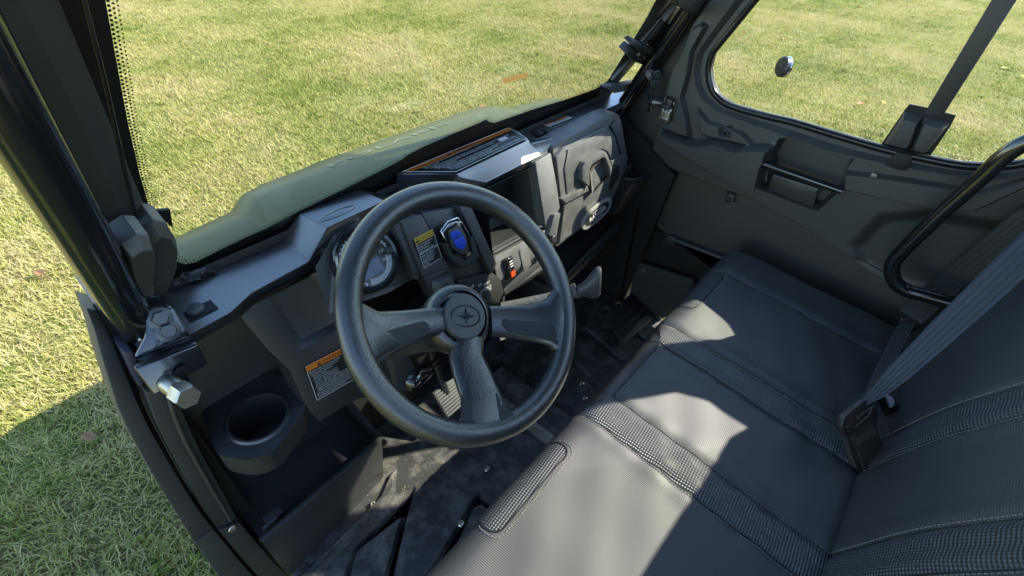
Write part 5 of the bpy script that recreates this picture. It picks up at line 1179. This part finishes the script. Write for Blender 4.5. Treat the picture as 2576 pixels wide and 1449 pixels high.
# ------------------------------------------------------------------ right windshield pillar fittings
def wsf(pts, off): return [ws_px(*E6(*p), off) for p in pts]
wn_ = V(0, .908, .418)
RP = bpy.data.objects
b = MB(); b.prism(wsf([(470, 345), (505, 365), (800, 0), (755, 0)], .022), wn_ * .012); b.build('pillar_channel', GREYP, CAR, bevel=.002)
b = MB(); b.prism(wsf([(230, 660), (265, 690), (430, 500), (395, 470)], .020), wn_ * .010); b.build('pillar_channel', GREYP, CAR, bevel=.002)
b = MB(); b.prism(wsf([(500, 360), (560, 395), (770, 200), (740, 120), (820, 0), (800, 0)], .030), wn_ * .02); b.build('pillar_cover', DARK, CAR, bevel=.002)
b = MB(); b.prism(wsf([(655, 180), (760, 50), (870, 130), (850, 200), (800, 222), (700, 215)], .036), wn_ * .02); pp = b.build('pillar_plate', GREYP, CAR, bevel=.003)
hexbolt(pp, ws_px(*E6(775, 160), .037), -wn_, .0085, 'bolt', DSTEEL)
b = MB(); b.prism(wsf([(745, -20), (768, 62), (850, 112), (940, 136), (985, 110), (1090, -20), (1010, -20), (940, 18), (905, 14), (870, -20)], .085), wn_ * .035); gh = b.build('grab_handle', mat('grab handle plastic', (.045, .048, .042), .5, bump=('noise', 500, .3, .0007)), CAR, bevel=.006, seg=3)
b = MB(); b.prism(wsf([(390, 372), (425, 350), (500, 390), (590, 408), (600, 450), (620, 470), (560, 462), (440, 420)], .050), wn_ * .03); pad_ = b.build('pillar_pad', RUB, CAR, bevel=.004)
b = MB(); b.prism(wsf([(590, 430), (735, 232), (790, 225), (797, 262), (640, 468), (610, 470)], .052), wn_ * .02); b.build('pad_arm', mat('grey rubber', (.06, .06, .062), .6), pad_, bevel=.003)
b = MB(); b.prism(wsf([(345, 440), (395, 392), (620, 472), (600, 520), (545, 560), (400, 500)], .040), wn_ * .03); rb_ = b.build('pillar_bracket', PLAST, CAR, bevel=.003)
for p, q in (((490, 470), (550, 548)), ((540, 465), (552, 545)), ((600, 475), (560, 545))):
    b = MB(); b.tube([ws_px(*E6(*p), .043), ws_px(*E6(*q), .043)], .003, 6); b.build('bracket_rib', PLAST2, rb_)
screw(rb_, ws_px(*E6(440, 443), .045), -wn_, .006)
b = MB(); b.prism([Xp(*E6(*p), .93) for p in ((515, 615), (548, 605), (548, 735), (556, 810), (546, 905), (513, 920), (528, 830), (502, 765))], V(.03, .012, 0)); hg = b.build('door_hinge_plate', GLOSS, CAR, bevel=.003)
for pt in ((590, 612), (575, 690)): hexbolt(hg, Xp(*E6(*pt), .935), V(-.5, -.8, .1), .009, 'bolt', DSTEEL, h=.008)
hexbolt(hg, Xp(*E6(535, 605), .93), V(-.9, -.3, .2), .008, 'bolt', DSTEEL, h=.02)
b = MB(); a0, a1 = Xp(*E6(545, 832), .93), Xp(*E6(660, 845), .955); b.lathe(a0, a1 - a0, [(.011, 0), (.011, (a1 - a0).length * .35), (.0085, (a1 - a0).length * .36), (.0085, (a1 - a0).length)], 18); b.build('hinge_pin', STEEL, hg)
for pt, s_, m_ in (((690, 838), .022, DSTEEL), ((672, 935), .024, STEEL)):
    b = MB(); c0 = Xp(*E6(*pt), .945); b.box(c0, (.018, s_, s_)); b.box(c0 + V(-.004, 0, -.008), (.02, s_ * 1.2, .006)); b.box(c0 + V(-.004, .008, .004), (.02, .006, s_ * 1.2)); b.build('hinge_lock', m_, hg, bevel=.002)
b = MB(); b.prism([V(p.x, p.y, p.z) for p in [Yp(*E6(*p), .33) for p in ((165, 712), (490, 665), (498, 720), (250, 762))]], V(0, .02, .004)); b.build('foam_flap', LIGHTG, CAR, bevel=.003)

# ------------------------------------------------------------------ left hinge, clamp and body side
def L2(x, y): return (x * .5591, 638.9 + y * .5591)
b = MB(); hn = V(0, -.86, .5)
def hb_(pts, y0, n=hn): return [Pp(*L2(*p), (0, y0, 1.10), n) for p in pts]
up1 = hb_([(655, 300), (690, 248), (775, 240), (800, 270), (832, 330), (862, 372), (610, 470), (655, 380)], .270)
b.prism(up1, V(0, .008, 0)); hl = b.build('door_hinge', GLOSS, CAR, bevel=.003)
fold0 = hb_([(862, 372), (612, 470)], .270); m0 = [Pp(*L2(*p), (0, .232, 1.10), (0, -.86, .5)) for p in ((890, 402), (606, 515))]; m1 = [Pp(*L2(*p), (0, .228, 1.10), (0, -1, .1)) for p in ((940, 498), (690, 640))]
m2 = [Pp(*L2(*p), (0, .228, 1.10), (0, -1, .1)) for p in ((925, 520), (715, 642))]
b = MB(); b.prism([fold0[0], m0[0], m0[1], fold0[1]], V(0, .012, -.006)); b.build('hinge_fold', GLOSS, hl, bevel=.005, seg=3)
b = MB(); b.prism([m0[0], m1[0], m1[1], m0[1]], V(0, .008, 0)); b.build('hinge_flap', GLOSS, hl, bevel=.004, seg=3)
for pt in ((718, 288), (755, 345)): hexbolt(hl, hb_([pt], .268)[0], hn, .0105, 'bolt', mat('bolt steel', (.10, .10, .10), .35, metal=.7), h=.010)
b = MB(); pa, pb = Yp(416, 960, .236), Yp(463, 992, .186); ax_p = pb - pa; l_ = ax_p.length
b.lathe(pa - ax_p * .3, ax_p, [(.0125, 0), (.0125, l_ * 1.05), (.0118, l_ * 1.08)], 22); b.lathe(pa + ax_p * .78, ax_p, [(.0155, 0), (.0155, l_ * .42), (.0140, l_ * .48), (0, l_ * .48)], 6); b.build('hinge_pin', STEEL, hl, smooth=25, weld=False)
b = MB(); sc_ = Pp(*L2(815, 535), (0, .227, 1.10), (0, -1, .1)); b.lathe(sc_, (0, -1, .1), [(.012, .0005), (0, .001)], 20, sq=(1, .7)); b.build('hinge_slot', DARK, hl, smooth=0, weld=False)
# clamp on the windshield corner: two faceted blocks
def wl_(pts, off): return [ws_px(u, v, off) for u, v in pts]
def block(name, pts, off, th, parent, m_, shrink=.7, bev=.002):
    q = wl_(pts, off); cq = sum(q, V(0, 0, 0)) / len(q); n = len(q); qt = [cq + (p - cq) * shrink - wn_ * th for p in q]; qb = [p + wn_ * .03 for p in q]
    b = MB(); b.add(qb + q + qt, [(i, (i + 1) % n, (i + 1) % n + n, i + n) for i in range(n)] + [(i + n, (i + 1) % n + n, (i + 1) % n + 2 * n, i + 2 * n) for i in range(n)] + [tuple(range(2 * n, 3 * n))]); return b.build(name, m_, parent, bevel=bev, seg=1, smooth=0)
cl = block('windshield_clamp', [(345, 585), (385, 552), (418, 560), (442, 602), (438, 660), (420, 705), (402, 745), (368, 745)], .035, .014, CAR, PLAST2, .76, .001)
block('clamp_lever', [(302, 615), (342, 588), (374, 590), (384, 622), (374, 735), (352, 752), (318, 700)], .060, .014, cl, PLAST2, .74, .001)
b = MB(); b.prism(wl_([(388, 532), (428, 528), (436, 575), (420, 560), (392, 560)], .006), wn_ * .004); b.build('clamp_pad', DARK, cl)
b = MB(); b.prism(wl_([(352, 752), (402, 745), (412, 770), (380, 790), (345, 778)], .03), wn_ * .02); b.build('clamp_foot', DSTEEL, cl, bevel=.003)
screw(CAR, Pp(*L2(605, 305), (0, .30, 1.1), hn), hn, .010, GLOSS); screw(CAR, Pp(*L2(645, 378), (0, .30, 1.1), hn), hn, .006, STEEL)
b = MB(); b.prism([Yp(*L2(*p), .30) for p in ((555, 445), (600, 435), (650, 590), (625, 602))], V(.0, .05, 0)); b.build('pillar_foot', mat('blue grey casting', (.05, .05, .075), .35), CAR, bevel=.004)
# body side: fender lip, door jamb
def strip_part(name, outer, inner, y0, depth, m_, bevel=.003):
    b = MB(); n = len(outer); A = [Yp(u, v, y0(i) if callable(y0) else y0) for i, (u, v) in enumerate(outer)]; B = [Yp(u, v, (y0(i) if callable(y0) else y0) + .004) for i, (u, v) in enumerate(inner)]
    Ab = [p + V(0, depth, 0) for p in A]; Bb = [p + V(0, depth, 0) for p in B]; vs = A + B + Bb + Ab; fs = []
    for i in range(n - 1):
        for r in range(4): a0_ = r * n; b0_ = ((r + 1) % 4) * n; fs.append((a0_ + i, a0_ + i + 1, b0_ + i + 1, b0_ + i))
    fs += [(0, n, 2 * n, 3 * n), (n - 1, 4 * n - 1, 3 * n - 1, 2 * n - 1)]
    b.add(vs, fs); return b.build(name, m_, CAR, bevel=bevel, smooth=40)
strip_part('fender_lip', [(216, 775), (237, 830), (258, 907), (296, 1025), (324, 1086), (392, 1209), (455, 1310), (490, 1365)], [(250, 782), (275, 838), (302, 905), (345, 1010), (372, 1070), (438, 1185), (500, 1285), (537, 1332)], lambda i: (.345, .335, .325, .30, .29, .28, .27, .27)[i], .05, PLAST2)
strip_part('side_sill', [(490, 1365), (552, 1453), (633, 1545)], [(537, 1332), (606, 1415), (690, 1510)], .266, .08, PLAST2)
strip_part('door_jamb_strip', [(366, 985), (392, 1060), (420, 1120), (460, 1195), (505, 1275), (545, 1332)], [(440, 985), (470, 1060), (500, 1125), (540, 1200), (575, 1265), (600, 1312)], .285, .10, PLAST2)
js = strip_part('door_jamb_strip', [(548, 1335), (612, 1410), (700, 1510)], [(602, 1314), (672, 1395), (760, 1490)], .278, .10, PLAST2)
screw(js, Yp(584, 1329, .275), (0, -1, .2), .008)
b = MB(); rp_ = [Yp(u, v, .280) for u, v in ((424, 995), (440, 1050), (466, 1110), (510, 1190), (556, 1268), (580, 1310))]; b.tube(rp_, .0035, 8); b.build('jamb_bead', PLAST2, CAR, smooth=60)
b = MB(); b.prism([V(-.350, .33, .98), V(-.335, .33, .98), V(-.335, .33, .45), V(-.385, .33, .45)], V(0, .10, 0)); b.build('jamb_cavity', DARK, CAR)
b = MB(); b.prism([V(-.352, .40, .93), V(-.352, 1.05, .80), V(-.352, 1.1, .5), V(-.352, .40, .5)], V(.02, 0, 0)); b.build('body_side', PLAST2, CAR)
b = MB(); b.prism([V(1.012, .40, .93), V(1.012, 1.05, .80), V(1.012, 1.1, .5), V(1.012, .40, .5)], V(-.02, 0, 0)); b.build('body_side', PLAST2, CAR)

# ------------------------------------------------------------------ winch remote in its holder
b = MB(); hq = csp([(1120, 612), (1133, 648), (1163, 676), (1174, 675), (1203, 650), (1206, 640), (1190, 592), (1182, 600), (1189, 636), (1172, 655), (1150, 640), (1140, 640), (1130, 610)], .020); b.prism(hq, -csn * .026); b.build('remote_holder', RUB, CAR, bevel=.002)
b = MB(); b.prism(csp([(1112, 588), (1124, 570), (1142, 560), (1160, 558), (1178, 588), (1190, 632), (1186, 645), (1170, 655), (1140, 632), (1122, 604)], .022), -csn * .018)
rem = b.build('remote_control', GLOSS, None, bevel=.003)
tag(rem, 'small black wireless remote with blue keypad clipped to the dash behind the steering wheel', 'remote')
b = MB(); b.prism(csp([(1128, 580), (1148, 569), (1160, 570), (1172, 592), (1180, 628), (1170, 640), (1156, 636), (1138, 622)], .025), -csn * .004); b.build('remote_face', PLAST2, rem, bevel=.001)
kk = [(1134, 593), (1138, 583), (1150, 579), (1158, 581), (1163, 589), (1140, 604)]
b = MB(); b.prism(csp(kk, .0275), -csn * .003); b.build('key_out', BLUE, rem, bevel=.0008)
kk = [(1142, 607), (1165, 592), (1172, 603), (1172, 620), (1166, 629), (1148, 621)]
b = MB(); b.prism(csp(kk, .0275), -csn * .003); b.build('key_in', BLUE, rem, bevel=.0008)
b = MB(); b.text('OUT', CS(1141, 597, .0278), csx, csy, .0065, 0); b.text('IN', CS(1151, 614, .0278), csx, csy, .0075, 0); b.build('key_lettering', BLUEP, rem, smooth=0, weld=False)
b = MB(); b.tube(csp([(1118, 600), (1109, 581), (1126, 557), (1150, 548), (1159, 556), (1178, 584)], .020), .0016, 8); b.tube(csp([(1122, 606), (1113, 586), (1128, 565), (1146, 559), (1161, 559), (1180, 590)], .0235), .0011, 8); b.build('chrome_loop', CHROME, rem, smooth=60)
b = MB(); b.lathe(CS(1144, 572, .0252), csn, [(.0028, 0), (.002, .001), (0, .0012)], 12); b.build('indicator_light', LIGHTG, rem, weld=False)

# ------------------------------------------------------------------ fallen leaves on the lawn
LEAFM = [mat('orange leaf', (.50, .16, .03), .6), mat('red leaf', (.40, .05, .02), .6), mat('yellow leaf', (.65, .42, .03), .6), mat('brown leaf', (.22, .11, .05), .7)]
lv = [((2165, 262), 1, 'red fallen leaf on the grass outside the passenger window'), ((2222, 258), 2, 'yellow-orange fallen leaf beside a red leaf outside the passenger window'), ((2528, 172), 2, 'pale yellow fallen leaf right of the window divider'), ((2572, 192), 2, 'bright yellow fallen leaf at the right edge of the lawn view'), ((2160, 18), 1, 'small red fallen leaf high up in the passenger window'), ((2334, 67), 1, 'small red-brown fallen leaf near the window divider'), ((1870, 82), 0, 'orange fallen leaf near the front of the passenger window'), ((1972, 98), 0, 'orange fallen leaf above the round window latch'),
      ((1215, 270), 0, 'orange fallen leaf ahead of the hood seen through the windshield'), ((330, 450), 2, 'yellow leaf beside the driver side pillar on the lawn'), ((100, 688), 3, 'brown curled leaf on the sunlit grass left of the pillar'), ((225, 1100), 3, 'brown leaf in the shaded grass beside the fender')]
for (u, v), mi, lb in lv:
    p = Zp(u, v, .03); s_ = .035 if v > 600 else .045; a = rng.uniform(0, 6.28); d = V(math.cos(a), math.sin(a), 0); e = V(-math.sin(a), math.cos(a), 0); b = MB()
    b.add([p - d * s_, p - d * s_ * .3 + e * s_ * .5 + V(0, 0, .012), p + d * s_ * .4 + e * s_ * .4 + V(0, 0, .010), p + d * s_ + V(0, 0, .006), p + d * s_ * .4 - e * s_ * .4 + V(0, 0, .012), p - d * s_ * .3 - e * s_ * .5 + V(0, 0, .014), p + V(0, 0, .002)], [(0, 1, 6), (1, 2, 6), (2, 3, 6), (3, 4, 6), (4, 5, 6), (5, 0, 6)])
    b.prism([p - d * s_ * 1.5 + e * .001, p - d * s_ + e * .001, p - d * s_ - e * .001, p - d * s_ * 1.5 - e * .001], V(0, 0, .002))
    o = b.build('fallen_leaf', LEAFM[mi], smooth=0, weld=False); tag(o, lb, 'leaf', 'fallen leaves on the lawn')
# dark channel between the fender lip and the door jamb
strip_part('jamb_channel', [(248, 780), (273, 836), (300, 905), (343, 1010), (370, 1070), (436, 1185), (498, 1285), (535, 1332), (606, 1415), (690, 1510)], [(300, 790), (322, 850), (346, 915), (370, 990), (410, 1085), (455, 1180), (510, 1280), (552, 1338), (625, 1420), (705, 1515)], .345, .02, DARK, bevel=0)
